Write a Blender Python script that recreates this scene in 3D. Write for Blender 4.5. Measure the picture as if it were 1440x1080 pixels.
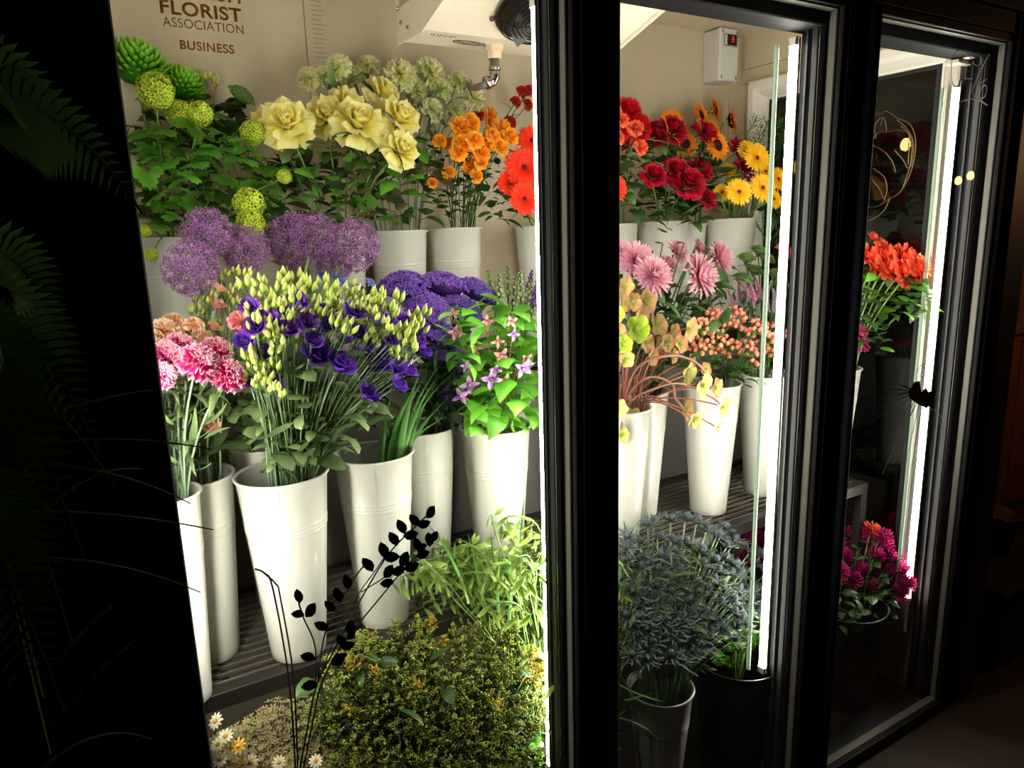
import bpy, math, random
import numpy as np
from mathutils import Vector, Matrix, Quaternion

# ------------------------------------------------------------------ camera, world, exposure
for o in list(bpy.data.objects):
    bpy.data.objects.remove(o)
SC = bpy.context.scene
COL = SC.collection
F = 1000.0
dn = np.array([135, 4680, F]); dn /= np.linalg.norm(dn)
xd = np.array([1737, -(F*F+135*1737)/4680, F]); xd /= np.linalg.norm(xd)
up = -dn
yd = np.cross(up, xd); yd /= np.linalg.norm(yd)
M = np.array([xd, yd, up])
CAM = np.array([-.738, -1.154, 1.65])
cd = bpy.data.cameras.new('camera'); cam = bpy.data.objects.new('camera', cd); COL.objects.link(cam)
cd.sensor_width = 36; cd.lens = 36*F/1440; cd.clip_start = .02; cd.clip_end = 60
mw = Matrix(((M[0][0], -M[0][1], -M[0][2], CAM[0]), (M[1][0], -M[1][1], -M[1][2], CAM[1]), (M[2][0], -M[2][1], -M[2][2], CAM[2]), (0, 0, 0, 1)))
cam.matrix_world = mw
SC.camera = cam
w = bpy.data.worlds.new('world'); SC.world = w; w.use_nodes = True
w.node_tree.nodes['Background'].inputs[0].default_value = (.55, .5, .6, 1)
w.node_tree.nodes['Background'].inputs[1].default_value = .006
SC.view_settings.view_transform = 'Standard'; SC.view_settings.look = 'None'
SC.view_settings.gamma = 1; SC.view_settings.use_curve_mapping = False
SC.view_settings.exposure = 0.0
SC.cycles.use_denoising = True
SC.cycles.max_bounces = 8; SC.cycles.diffuse_bounces = 4; SC.cycles.glossy_bounces = 4
SC.cycles.transparent_max_bounces = 24; SC.cycles.transmission_bounces = 6
SC.cycles.sample_clamp_indirect = 4.0
SC.cycles.caustics_reflective = False; SC.cycles.caustics_refractive = False
LED = 96.0

def ray(x, y): return M @ np.array([(x-720)/F, (y-540)/F, 1.0])
def atY(x, y, Y):
    r = ray(x, y); return Vector(CAM + r*(Y-CAM[1])/r[1])
def atZ(x, y, Z):
    r = ray(x, y); return Vector(CAM + r*(Z-CAM[2])/r[2])
def atX(x, y, X):
    r = ray(x, y); return Vector(CAM + r*(X-CAM[0])/r[0])
def depth(p): return float((M.T @ (np.array(p)-CAM))[2])
def pix(p):
    c = M.T @ (np.array(p)-CAM); return 720+F*c[0]/c[2], 540+F*c[1]/c[2]
R = random.Random(7)
def U(a, b): return R.uniform(a, b)

# ------------------------------------------------------------------ materials
def lin(h):
    h = h.lstrip('#'); c = [int(h[i:i+2], 16)/255 for i in (0, 2, 4)]
    return tuple((x/12.92 if x <= .04045 else ((x+.055)/1.055)**2.4) for x in c)+(1,)
MATS = {}
def nt(name):
    m = bpy.data.materials.new(name); m.use_nodes = True
    n = m.node_tree.nodes; l = m.node_tree.links; n.clear()
    out = n.new('ShaderNodeOutputMaterial')
    return m, n, l, out
def plain(name, col, rough=.5, metal=0, bump=0, bscale=40, var=0, spec=.5, stretch=None, coat=0):
    if name in MATS: return MATS[name]
    m, n, l, out = nt(name)
    p = n.new('ShaderNodeBsdfPrincipled'); l.new(p.outputs[0], out.inputs[0])
    p.inputs['Base Color'].default_value = lin(col); p.inputs['Roughness'].default_value = rough
    p.inputs['Metallic'].default_value = metal; p.inputs['Specular IOR Level'].default_value = spec
    p.inputs['Coat Weight'].default_value = coat
    if bump or var:
        tc = n.new('ShaderNodeTexCoord'); no = n.new('ShaderNodeTexNoise'); no.inputs['Scale'].default_value = bscale
        no.inputs['Detail'].default_value = 5
        mp = n.new('ShaderNodeMapping'); l.new(tc.outputs['Object'], mp.inputs[0]); l.new(mp.outputs[0], no.inputs['Vector'])
        if stretch: mp.inputs['Scale'].default_value = stretch
        if bump:
            b = n.new('ShaderNodeBump'); b.inputs['Strength'].default_value = bump; b.inputs['Distance'].default_value = .004
            l.new(no.outputs[0], b.inputs['Height']); l.new(b.outputs[0], p.inputs['Normal'])
        if var:
            hs = n.new('ShaderNodeHueSaturation'); hs.inputs['Color'].default_value = lin(col)
            mr = n.new('ShaderNodeMapRange'); mr.inputs[1].default_value = .3; mr.inputs[2].default_value = .7
            mr.inputs[3].default_value = 1-var; mr.inputs[4].default_value = 1+var
            l.new(no.outputs[0], mr.inputs[0]); l.new(mr.outputs[0], hs.inputs['Value']); l.new(hs.outputs[0], p.inputs['Base Color'])
    MATS[name] = m; return m
def ptl(name, stops, rough=.55, trans=.3, var=.12, spec=.3, hue=.0):
    """petal / leaf: colour runs along the piece (attribute u), each piece a little different (attribute r)"""
    if name in MATS: return MATS[name]
    m, n, l, out = nt(name)
    a = n.new('ShaderNodeAttribute'); a.attribute_name = 'u'
    cr = n.new('ShaderNodeValToRGB'); l.new(a.outputs['Fac'], cr.inputs[0])
    e = cr.color_ramp.elements
    while len(e) < len(stops): e.new(.5)
    for k, (t, c) in enumerate(stops): e[k].position = t; e[k].color = lin(c)
    b = n.new('ShaderNodeAttribute'); b.attribute_name = 'r'
    oi = n.new('ShaderNodeObjectInfo')
    ad = n.new('ShaderNodeMath'); ad.operation = 'ADD'; l.new(b.outputs['Fac'], ad.inputs[0]); l.new(oi.outputs['Random'], ad.inputs[1])
    mr = n.new('ShaderNodeMapRange'); mr.inputs[1].default_value = 0; mr.inputs[2].default_value = 2
    mr.inputs[3].default_value = 1-1.6*var; mr.inputs[4].default_value = 1+1.6*var
    l.new(ad.outputs[0], mr.inputs[0])
    hs = n.new('ShaderNodeHueSaturation'); l.new(cr.outputs[0], hs.inputs['Color']); l.new(mr.outputs[0], hs.inputs['Value'])
    if hue:
        mh = n.new('ShaderNodeMapRange'); mh.inputs[3].default_value = .5-hue; mh.inputs[4].default_value = .5+hue
        l.new(oi.outputs['Random'], mh.inputs[0]); l.new(mh.outputs[0], hs.inputs['Hue'])
    p = n.new('ShaderNodeBsdfPrincipled'); p.inputs['Roughness'].default_value = rough; p.inputs['Specular IOR Level'].default_value = spec
    l.new(hs.outputs[0], p.inputs['Base Color'])
    if trans:
        t = n.new('ShaderNodeBsdfTranslucent'); l.new(hs.outputs[0], t.inputs['Color'])
        mx = n.new('ShaderNodeMixShader'); mx.inputs[0].default_value = trans
        l.new(p.outputs[0], mx.inputs[1]); l.new(t.outputs[0], mx.inputs[2]); l.new(mx.outputs[0], out.inputs[0])
    else: l.new(p.outputs[0], out.inputs[0])
    MATS[name] = m; return m
def emit(name, col, s):
    if name in MATS: return MATS[name]
    m, n, l, out = nt(name); e = n.new('ShaderNodeEmission'); e.inputs[0].default_value = lin(col) if isinstance(col, str) else col
    e.inputs[1].default_value = s; l.new(e.outputs[0], out.inputs[0]); MATS[name] = m; return m
def glass(name, ior=1.5, tint='#ffffff', k=1.0, dust=0.0):
    if name in MATS: return MATS[name]
    m, n, l, out = nt(name)
    fr = n.new('ShaderNodeFresnel'); fr.inputs[0].default_value = ior
    mu = n.new('ShaderNodeMath'); mu.operation = 'MULTIPLY'; mu.inputs[1].default_value = k; l.new(fr.outputs[0], mu.inputs[0])
    t = n.new('ShaderNodeBsdfTransparent'); t.inputs[0].default_value = lin(tint)
    g = n.new('ShaderNodeBsdfGlossy'); g.inputs['Roughness'].default_value = 0.0
    mx = n.new('ShaderNodeMixShader'); l.new(mu.outputs[0], mx.inputs[0]); l.new(t.outputs[0], mx.inputs[1]); l.new(g.outputs[0], mx.inputs[2])
    l.new(mx.outputs[0], out.inputs[0]); MATS[name] = m; return m

# ------------------------------------------------------------------ mesh building
class MB:
    def __init__(s): s.v = []; s.f = []; s.u = []; s.r = []; s.mi = []; s.n = 0
    def add(s, v, f, u=0.5, mi=0, r=None):
        v = np.asarray(v, float); k = len(v); n0 = s.n
        s.v.append(v); s.u.append(np.full(k, u) if np.isscalar(u) else np.asarray(u, float))
        s.r.append(np.full(k, R.random() if r is None else r))
        s.f += [tuple(i+n0 for i in q) for q in f]; s.mi += [mi]*len(f); s.n += k
    def join(s, o, mat=None, mi=None):
        """another builder's geometry, moved by a 4x4"""
        n0 = s.n
        V = np.vstack(o.v)
        if mat is not None:
            A = np.array(mat); V = V @ A[:3, :3].T + A[:3, 3]
        s.v.append(V); s.u.append(np.concatenate(o.u)); s.r.append(np.full(len(V), R.random()) if mat is not None else np.concatenate(o.r))
        s.f += [tuple(i+n0 for i in q) for q in o.f]; s.mi += (o.mi if mi is None else [mi]*len(o.f)); s.n += len(V)
    def mesh(s, name, mats, smooth=True):
        me = bpy.data.meshes.new(name)
        V = np.vstack(s.v)
        me.from_pydata(V.tolist(), [], s.f)
        for m in (mats if isinstance(mats, (list, tuple)) else [mats]): me.materials.append(m)
        a = me.attributes.new('u', 'FLOAT', 'POINT'); a.data.foreach_set('value', np.concatenate(s.u).astype(np.float32))
        a = me.attributes.new('r', 'FLOAT', 'POINT'); a.data.foreach_set('value', np.concatenate(s.r).astype(np.float32))
        if any(s.mi): me.polygons.foreach_set('material_index', s.mi)
        if smooth: me.polygons.foreach_set('use_smooth', [True]*len(s.f))
        me.update(); return me
    def build(s, name, mats, parent=None, smooth=True):
        return ob(name, s.mesh(name, mats, smooth), parent)
def ob(name, data, parent=None, mat=None):
    o = bpy.data.objects.new(name, data); COL.objects.link(o)
    if parent is not None: o.parent = parent
    if mat is not None: o.matrix_local = mat
    return o
def tag(o, label, cat, group=None, kind=None):
    o['label'] = label; o['category'] = cat
    if group: o['group'] = group
    if kind: o['kind'] = kind
    return o
def struct(o, label=None, cat=None):
    o['kind'] = 'structure'
    if label: o['label'] = label
    if cat: o['category'] = cat
    return o
def thing(name, label, cat, loc=(0, 0, 0), group=None):
    o = ob(name, None); o.location = loc; return tag(o, label, cat, group)

def gridf(nu, nv, o=0):
    return [(i*(nv+1)+j, (i+1)*(nv+1)+j, (i+1)*(nv+1)+j+1, i*(nv+1)+j+1) for i in range(nu) for j in range(nv)]
BOXF = [(0, 1, 3, 2), (4, 6, 7, 5), (0, 4, 5, 1), (2, 3, 7, 6), (0, 2, 6, 4), (1, 5, 7, 3)]
def box(mb, x0, x1, y0, y1, z0, z1, mi=0, b=0.0):
    if b <= 0:
        v = [(x, y, z) for x in (x0, x1) for y in (y0, y1) for z in (z0, z1)]
        mb.add(v, BOXF, mi=mi); return mb
    # bevelled: three nested slabs hulled by hand
    V = []
    for x, sx in ((x0, 1), (x1, -1)):
        for y, sy in ((y0, 1), (y1, -1)):
            for z, sz in ((z0, 1), (z1, -1)):
                V += [(x, y+sy*b, z+sz*b), (x+sx*b, y, z+sz*b), (x+sx*b, y+sy*b, z)]
    def I(a, c, d, k): return (a*4+c*2+d)*3+k
    f = [(I(0, 0, 0, 0), I(0, 0, 1, 0), I(0, 1, 1, 0), I(0, 1, 0, 0)), (I(1, 0, 0, 0), I(1, 1, 0, 0), I(1, 1, 1, 0), I(1, 0, 1, 0)),
         (I(0, 0, 0, 1), I(1, 0, 0, 1), I(1, 0, 1, 1), I(0, 0, 1, 1)), (I(0, 1, 0, 1), I(0, 1, 1, 1), I(1, 1, 1, 1), I(1, 1, 0, 1)),
         (I(0, 0, 0, 2), I(0, 1, 0, 2), I(1, 1, 0, 2), I(1, 0, 0, 2)), (I(0, 0, 1, 2), I(1, 0, 1, 2), I(1, 1, 1, 2), I(0, 1, 1, 2))]
    for a in (0, 1):
        for c in (0, 1):
            f.append((I(a, c, 0, 0), I(a, c, 0, 1), I(a, c, 1, 1), I(a, c, 1, 0)))
            f.append((I(a, 0, c, 0), I(a, 0, c, 2), I(a, 1, c, 2), I(a, 1, c, 0)))
            f.append((I(0, a, c, 1), I(0, a, c, 2), I(1, a, c, 2), I(1, a, c, 1)))
            for d in (0, 1): f.append((I(a, c, d, 0), I(a, c, d, 1), I(a, c, d, 2)))
    mb.add(V, f, mi=mi); return mb
def frame_of(t):
    t = t.normalized(); a = Vector((0, 0, 1)) if abs(t.z) < .9 else Vector((1, 0, 0))
    x = t.cross(a).normalized(); return x, t.cross(x).normalized()
def tube(mb, pts, rad, n=6, mi=0, u0=0, u1=1, cap=True):
    pts = [Vector(p) for p in pts]; m = len(pts); V = []; Uv = []
    for i, p in enumerate(pts):
        t = (pts[min(i+1, m-1)]-pts[max(i-1, 0)])
        if i == 0: x, y = frame_of(t)
        else:
            t = t.normalized(); x = (x-t*x.dot(t)).normalized(); y = t.cross(x)
        r = rad[i] if isinstance(rad, (list, tuple)) else rad
        for k in range(n):
            a = 2*math.pi*k/n; V.append(p+x*(math.cos(a)*r)+y*(math.sin(a)*r)); Uv.append(u0+(u1-u0)*i/(m-1))
    f = [(i*n+k, i*n+(k+1) % n, (i+1)*n+(k+1) % n, (i+1)*n+k) for i in range(m-1) for k in range(n)]
    if cap: f += [tuple(range(n-1, -1, -1)), tuple((m-1)*n+k for k in range(n))]
    mb.add([tuple(v) for v in V], f, Uv, mi); return mb
def lathe(mb, prof, n=32, mi=0, c=(0, 0), closed=False):
    V = [(c[0]+r*math.cos(2*math.pi*k/n), c[1]+r*math.sin(2*math.pi*k/n), z) for r, z in prof for k in range(n)]
    m = len(prof)
    f = [(i*n+k, i*n+(k+1) % n, (i+1)*n+(k+1) % n, (i+1)*n+k) for i in range(m-1) for k in range(n)]
    mb.add(V, f, np.repeat(np.linspace(0, 1, m), n), mi); return mb
def blob(mb, c, r, sc=(1, 1, 1), n=6, m=4, mi=0, u0=0, u1=1, rr=None, jit=0):
    V = [(c[0], c[1], c[2]-r*sc[2])]; Uv = [u0]
    for i in range(1, m):
        a = math.pi*i/m
        for k in range(n):
            b = 2*math.pi*k/n+i*.5; q = r*(1+U(-jit, jit)) if jit else r
            V.append((c[0]+q*sc[0]*math.sin(a)*math.cos(b), c[1]+q*sc[1]*math.sin(a)*math.sin(b), c[2]-q*sc[2]*math.cos(a))); Uv.append(u0+(u1-u0)*i/m)
    V.append((c[0], c[1], c[2]+r*sc[2])); Uv.append(u1)
    f = [(0, 1+(k+1) % n, 1+k) for k in range(n)]
    for i in range(m-2): f += [(1+i*n+k, 1+i*n+(k+1) % n, 1+(i+1)*n+(k+1) % n, 1+(i+1)*n+k) for k in range(n)]
    L = len(V)-1; b0 = 1+(m-2)*n
    f += [(L, b0+k, b0+(k+1) % n) for k in range(n)]
    mb.add(V, f, Uv, mi, rr)
PROF = {'round': ([0, .25, .55, .8, 1], [.25, .75, 1, .9, .3]), 'point': ([0, .3, .55, .8, 1], [.28, .9, 1, .55, .02]),
        'strap': ([0, .3, .7, .92, 1], [.45, .85, 1, .8, .25]), 'fan': ([0, .35, .7, .9, 1], [.12, .5, .9, 1, .9]),
        'lance': ([0, .15, .4, .75, 1], [.12, .6, 1, .6, .02]), 'ovate': ([0, .12, .35, .7, 1], [.1, .75, 1, .7, .02]),
        'heart': ([0, .06, .25, .6, 1], [.5, .9, 1, .66, .02]), 'oblong': ([0, .15, .5, .85, 1], [.3, .7, 1, .75, .08]),
        'blade': ([0, .3, .7, 1], [.8, 1, .7, .02])}
def petal(mb, L, W, az=0, tilt=0, bend=0, r0=0, z0=0, cup=.2, ruf=0, prof='round', nu=4, nv=4, zig=0, mi=0, roll=0, u0=0, u1=1, fold=0, petiole=0):
    u = np.linspace(0, 1, nu+1); v = np.linspace(-1, 1, nv+1)
    wd = np.interp(u, *PROF[prof])*W*.5
    th = tilt+bend*u
    ds = L/nu
    cx = np.concatenate([[0], np.cumsum(np.cos((th[:-1]+th[1:])/2)*ds)]); cz = np.concatenate([[0], np.cumsum(np.sin((th[:-1]+th[1:])/2)*ds)])
    ph = R.random()*6.28
    X = np.zeros((nu+1, nv+1)); Y = X.copy(); Z = X.copy()
    for j, vv in enumerate(v):
        off = cup*wd*vv*vv - fold*wd*(1-abs(vv))
        if ruf: off = off+ruf*W*np.sin(vv*5+ph+(j % 2)*1.7)*u**1.5
        lx = (zig*L*(j % 2))*(u**6) if zig else 0
        X[:, j] = cx+np.cos(th)*lx-np.sin(th)*off; Z[:, j] = cz+np.sin(th)*lx+np.cos(th)*off
        Y[:, j] = wd*vv*(1-.18*abs(cup)*vv*vv)
    if roll:
        Y, Z = Y*math.cos(roll)-Z*math.sin(roll)*.3, Z+Y*math.sin(roll)
    X = X+r0; Z = Z+z0
    c, s_ = math.cos(az), math.sin(az)
    P = np.stack([X*c-Y*s_, X*s_+Y*c, Z], -1).reshape(-1, 3)
    uu = np.repeat(u0+(u1-u0)*u, nv+1)
    mb.add(P, gridf(nu, nv), uu, mi)
    if petiole:
        tube(mb, [(-petiole, 0, -petiole*.25), (-petiole*.5, 0, -petiole*.04), (0, 0, 0)], W*.025, 4, mi, .0, .0, False)
D2 = math.radians
def qbez(a, c, b, t): return a*(1-t)**2+c*2*t*(1-t)+b*t*t
G = 2.39996

# ------------------------------------------------------------------ colours of the plants
m_stem = ptl('stem_green', [(0, '#4f7030'), (1, '#7c9850')], .5, 0, .15)
m_stemd = ptl('stem_dark', [(0, '#2f4a28'), (1, '#4c6b38')], .5, 0, .15)
m_stemg = ptl('stem_grey', [(0, '#6f8a6a'), (1, '#93aa84')], .5, 0, .12)
m_stemd2 = ptl('stem_olive', [(0, '#4c6440'), (1, '#6a8450')], .5, 0, .12)
m_stemr = ptl('stem_red', [(0, '#7a3a34'), (1, '#a06a56')], .5, 0, .12)
m_leaf = ptl('leaf_green', [(0, '#47801f'), (.5, '#568f2a'), (1, '#6aa236')], .5, .3, .3, .3)
m_leafd = ptl('leaf_dark', [(0, '#304a20'), (.5, '#385426'), (1, '#48652e')], .45, .2, .35, .35)
m_leafg = ptl('leaf_grey', [(0, '#566e46'), (.5, '#657f50'), (1, '#82965e')], .5, .2, .28, .3)
m_leafb = ptl('leaf_bright', [(0, '#46821f'), (.5, '#5c9e2c'), (1, '#82b848')], .42, .35, .18, .4)
m_leafbr = ptl('leaf_brown', [(0, '#4a4a2c'), (1, '#7a6a44')], .5, .2, .2)
m_blade = ptl('leaf_blade', [(0, '#8ab46a'), (.5, '#5c9440'), (1, '#3c702c')], .45, .25, .2)

# ------------------------------------------------------------------ flower heads, unit radius 1, facing +Z
def h_rose(openf=1.0, seed=0):
    mb = MB(); k = 0
    for (n, r0, L, W, tilt, bend, z0, ru) in ((3, .03, .62, .5, 92, -6, .16, .02), (4, .08, .7, .62, 90, -8, .12, .03), (5, .14, .78, .74, 84, -14, .04, .04),
                                          (6, .2, .84, .86, 76, -34*openf, -.04, .06), (6, .26, .88, .92, 64, -62*openf, -.14, .08), (6, .3, .9, .98, 50, -84*openf, -.24, .1), (5, .3, .86, .98, 30, -70*openf, -.34, .1)):
        for i in range(n):
            petal(mb, L, W, k*G+U(-.15, .15), D2(tilt+U(-5, 5)), D2(bend), r0, z0, cup=.42 if tilt > 60 else .25, ruf=ru, prof='fan' if tilt < 75 else 'round', nu=5, nv=4, u0=0, u1=1); k += 1
    return mb
def calyx(mb, mi, n=5, L=.5, W=.25, z0=-.25, tilt=-10, bend=-40):
    for i in range(n): petal(mb, L, W, i*6.283/n, D2(tilt), D2(bend), .08, z0, cup=.2, prof='point', nu=3, nv=2, mi=mi, u0=.3, u1=1)
    blob(mb, (0, 0, z0-.08), .18, (1, 1, 1.1), 6, 4, mi, .3, .6)
def h_carnation():
    mb = MB()
    for k in range(52):
        t = k/51; tilt = 88-104*t**1.15
        petal(mb, .74+.26*t, .46+.3*t, k*G, D2(tilt+U(-10, 10)), D2(-22*t), .03, -.3+.1*(1-t), cup=.1, ruf=.24, prof='fan', nu=4, nv=8, zig=-.13)
    lathe(mb, [(.0, -.85), (.16, -.82), (.2, -.6), (.22, -.3), (.3, -.12)], 8, 1)
    return mb
def h_daisyform(n1=22, rows=3, W=.2, disc=.24, prof='strap', cup=.1, short=.5):
    mb = MB()
    for rw in range(rows):
        for k in range(n1):
            t = rw/max(1, rows-1)
            petal(mb, (1-disc*.6)*(1-.14*t)*U(.93, 1.03), W, (k+.5*rw)*6.283/n1+U(-.05, .05), D2(4+16*t+U(-5, 6)), D2(-14-6*t), disc*.6, .02+.05*t, cup=cup, prof=prof, nu=3, nv=2)
    if short:
        for k in range(34):
            petal(mb, .26*short*2, .07, k*G, D2(35+U(0, 20)), D2(-30), disc*.85, .07, cup=.1, prof='strap', nu=2, nv=1, u0=.2, u1=.6)
    blob(mb, (0, 0, .02), disc, (1, 1, .42), 12, 6, 1, 0, 1)
    for k in range(46):
        rr = disc*.95*math.sqrt((k+.5)/46); a = k*G
        blob(mb, (rr*math.cos(a), rr*math.sin(a), .1-.08*(rr/disc)**2), disc*.11, (1, 1, 1.4), 4, 3, 1, 0, 1)
    for k in range(12): petal(mb, .35, .16, k*.5236, D2(-10), D2(-25), .05, -.1, prof='point', nu=2, nv=2, mi=2)
    return mb
def h_mum(n=170, inc=1.0, W=.11, dome=False):
    mb = MB()
    if dome:
        blob(mb, (0, 0, 0), .62, (1, 1, .8), 10, 6, 0, 0, .1)
        for k in range(n):
            d = fib(int(n*1.45), k); q = d.to_track_quat('X', 'Z').to_matrix().to_4x4(); q.translation = Vector((d.x*.55, d.y*.55, d.z*.42))
            t = MB(); petal(t, .46*U(.9, 1.1), W*1.25, 0, D2(U(-24, -8)), D2(75), 0, 0, cup=.6, prof='strap', nu=4, nv=2); mb.join(t, q)
    else:
        for k in range(n):
            t = k/(n-1); tilt = 92-84*t**.9; L = .5+.42*t**.9
            petal(mb, L*U(.9, 1.06), W*(.75+.45*t), k*G, D2(tilt+U(-9, 9)), D2((40*(1-t)-22*t)*inc), .02+.12*t, -.12-.10*t, cup=.5, prof='strap', nu=4, nv=2)
    calyx(mb, 1, 8, .4, .2, -.15)
    return mb
def star(mb, pos, nrm, s, n=5, mi=0, w=.6, tilt=20):
    q = Vector(nrm).to_track_quat('Z', 'Y').to_matrix().to_4x4(); q.translation = Vector(pos)
    t = MB()
    for k in range(n):
        a = k*6.283/n; b = 3.1416/n*w
        t.add([(0, 0, 0), (s*.6*math.cos(a-b), s*.6*math.sin(a-b), s*.15), (s*math.cos(a), s*math.sin(a), s*math.sin(D2(tilt))), (s*.6*math.cos(a+b), s*.6*math.sin(a+b), s*.15)], [(0, 1, 2, 3)], [0, .6, 1, .6])
    mb.join(t, q, mi)
def fib(n, k):
    z = 1-2*(k+.5)/n; a = k*G; r = math.sqrt(1-z*z); return Vector((r*math.cos(a), r*math.sin(a), z))
def h_snowball():
    mb = MB(); blob(mb, (0, 0, 0), .8, (1, 1, 1), 10, 7, 0, 0, .1)
    for k in range(120):
        d = fib(120, k); star(mb, d*U(.82, .9), d+Vector((U(-.3, .3), U(-.3, .3), U(-.3, .3))), .20*U(.85, 1.15), 5, 0, 1.3, 18)
    return mb
def h_allium():
    mb = MB()
    for k in range(250):
        d = (fib(250, k)+Vector((U(-.1, .1), U(-.1, .1), U(-.1, .1)))).normalized(); r = U(.74, .93)
        if k % 2: tube(mb, [d*.05, d*r], .006, 3, 1, .5, .5, False)
        star(mb, d*r, d+Vector((U(-.5, .5), U(-.5, .5), U(-.5, .5))), .17*U(.8, 1.2), 6, 0, .42, 10)
        for q in range(2):
            e = (d+Vector((U(-.2, .2), U(-.2, .2), U(-.2, .2)))).normalized(); tube(mb, [d*r, e*(r+.1)], .006, 3, 0, 1, 1, False)
    blob(mb, (0, 0, 0), .08, (1, 1, 1), 6, 4, 1)
    return mb
def h_lisi():
    mb = MB(); k = 0
    for (n, r0, L, W, tilt, bend, z0) in ((3, .05, .75, .8, 86, 8, -.1), (4, .12, .95, 1.05, 74, -8, -.25), (5, .16, 1.15, 1.2, 60, -26, -.35)):
        for i in range(n):
            petal(mb, L, W, k*G+U(-.2, .2), D2(tilt+U(-6, 6)), D2(bend), r0, z0, cup=.35, ruf=.06, prof='fan', nu=4, nv=4); k += 1
    calyx(mb, 1, 5, .5, .1, -.42, 40, -10)
    return mb
def h_bud(mi=0, twist=1, fat=.38):
    mb = MB(); n = 6; m = 7; V = []; Uv = []
    prof = [.25, .75, 1, .95, .7, .35, .05]
    for i in range(m):
        for k in range(n):
            a = k*6.283/n+i*.35*twist; r = fat*prof[i]*(1+.12*(k % 2)); V.append((r*math.cos(a), r*math.sin(a), -.9+1.9*i/(m-1))); Uv.append(i/(m-1))
    mb.add(V, [(i*n+k, i*n+(k+1) % n, (i+1)*n+(k+1) % n, (i+1)*n+k) for i in range(m-1) for k in range(n)], Uv, 0)
    for k in range(5): petal(mb, .95, .09, k*1.2566, D2(68), D2(30), fat*.5, -.95, cup=.2, prof='point', nu=3, nv=1, mi=1)
    return mb
def h_budspray(n=4):
    mb = MB(); b = h_bud(fat=.42)
    for k in range(n):
        a = k*G; r = .0 if k == 0 else U(.3, .55); z = U(-.5, .3) if k else .35; s = U(.42, .6)
        T = Matrix.Translation((r*math.cos(a), r*math.sin(a), z)) @ Matrix.Rotation(r*.5, 4, Vector((-math.sin(a), math.cos(a), 0))) @ Matrix.Scale(s, 4)
        mb.join(b, T)
        tube(mb, [(0, 0, -1.3), (r*.5*math.cos(a), r*.5*math.sin(a), (z-1.3)/2), (r*math.cos(a), r*math.sin(a), z-s*.8)], .035, 4, 1, .5, .5, False)
    return mb
def h_trach():
    mb = MB()
    blob(mb, (0, 0, -.1), .8, (1, 1, .42), 12, 6, 0, 0, .15)
    for k in range(520):
        a = k*G; r = math.sqrt((k+.5)/520); z = .42*(1-r*r)+U(-.05, .10)
        d = Vector((r*1.1*math.cos(a), r*1.1*math.sin(a), 1)).normalized(); p = Vector((r*math.cos(a), r*math.sin(a), z-.12*r**4))
        star(mb, p, d+Vector((U(-.6, .6), U(-.6, .6), 0)), .082, 4, 0, 1, 40)
        if k % 2: tube(mb, [p, p+d*.10], .006, 3, 1, 1, 1, False)
    for k in range(16):
        a = k*G; r = math.sqrt((k+.5)/16)*.8
        tube(mb, [(0, 0, -.9), (r*.5*math.cos(a), r*.5*math.sin(a), -.4), (r*math.cos(a), r*math.sin(a), .0)], .02, 3, 2, .4, .6, False)
    return mb
def h_helle():
    mb = MB()
    for k in range(5): petal(mb, 1, 1.05, k*1.2566+U(-.1, .1), D2(26+U(-8, 8)), D2(-18), .05, 0, cup=.3, ruf=.04, prof='round', nu=4, nv=4)
    for k in range(22):
        a = k*G; r = .04+.015*k; tube(mb, [(r*.3*math.cos(a), r*.3*math.sin(a), 0), (r*math.cos(a), r*math.sin(a), .28)], .012, 3, 1, .9, 1, False); blob(mb, (r*math.cos(a), r*math.sin(a), .3), .03, (1, 1, 1), 4, 3, 1, 1, 1)
    return mb
def h_hyper(n=12):
    mb = MB()
    for k in range(n):
        a = k*G; r = .85*math.sqrt((k+.3)/n); z = .5*(1-r*r)+U(-.12, .12); p = Vector((r*math.cos(a), r*math.sin(a), z))
        tube(mb, [(0, 0, -.9), (p.x*.4, p.y*.4, -.3), p-Vector((0, 0, .15))], .02, 4, 1, .6, .6, False)
        blob(mb, p, .17, (1, 1, 1.2), 8, 6, 0, 0, 1)
        for q in range(5): petal(mb, .2, .12, q*1.2566, D2(-5), D2(30), .02, 0, prof='point', nu=2, nv=1, mi=1); mb.v[-1][:] += np.array([p.x, p.y, p.z-.16])
    return mb
def h_spike(n=170, bend=.6, fat=.13, fl=.07):
    """flower spike: from z=-1 to z=1, arching in x"""
    mb = MB()
    def c(t): return Vector((bend*(t**2), 0, -1+2*t-.25*bend*t**2))
    tube(mb, [c(t) for t in np.linspace(0, 1, 7)], .022, 4, 1, .5, .5)
    for k in range(n):
        t = k/n; a = k*G; rr = fat*(1-.8*t**1.6); d = Vector((math.cos(a), math.sin(a), .35)); p = c(t)+d*rr
        star(mb, p, d, fl*(1-.55*t), 4, 0, 1.1, 25)
        if k % 3 == 0: tube(mb, [p, p+d*fl*.9], .006, 3, 0, 1, 1, False)
    return mb
def h_clem():
    mb = MB()
    for k in range(4): petal(mb, 1.25, .62, k*1.5708, D2(62), D2(-75), .1, -.3, cup=.3, ruf=.05, prof='point', nu=6, nv=3)
    for k in range(14): a = k*G; tube(mb, [(0, 0, -.2), (.1*math.cos(a), .1*math.sin(a), .35)], .03, 3, 1, .9, .9)
    return mb
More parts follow.
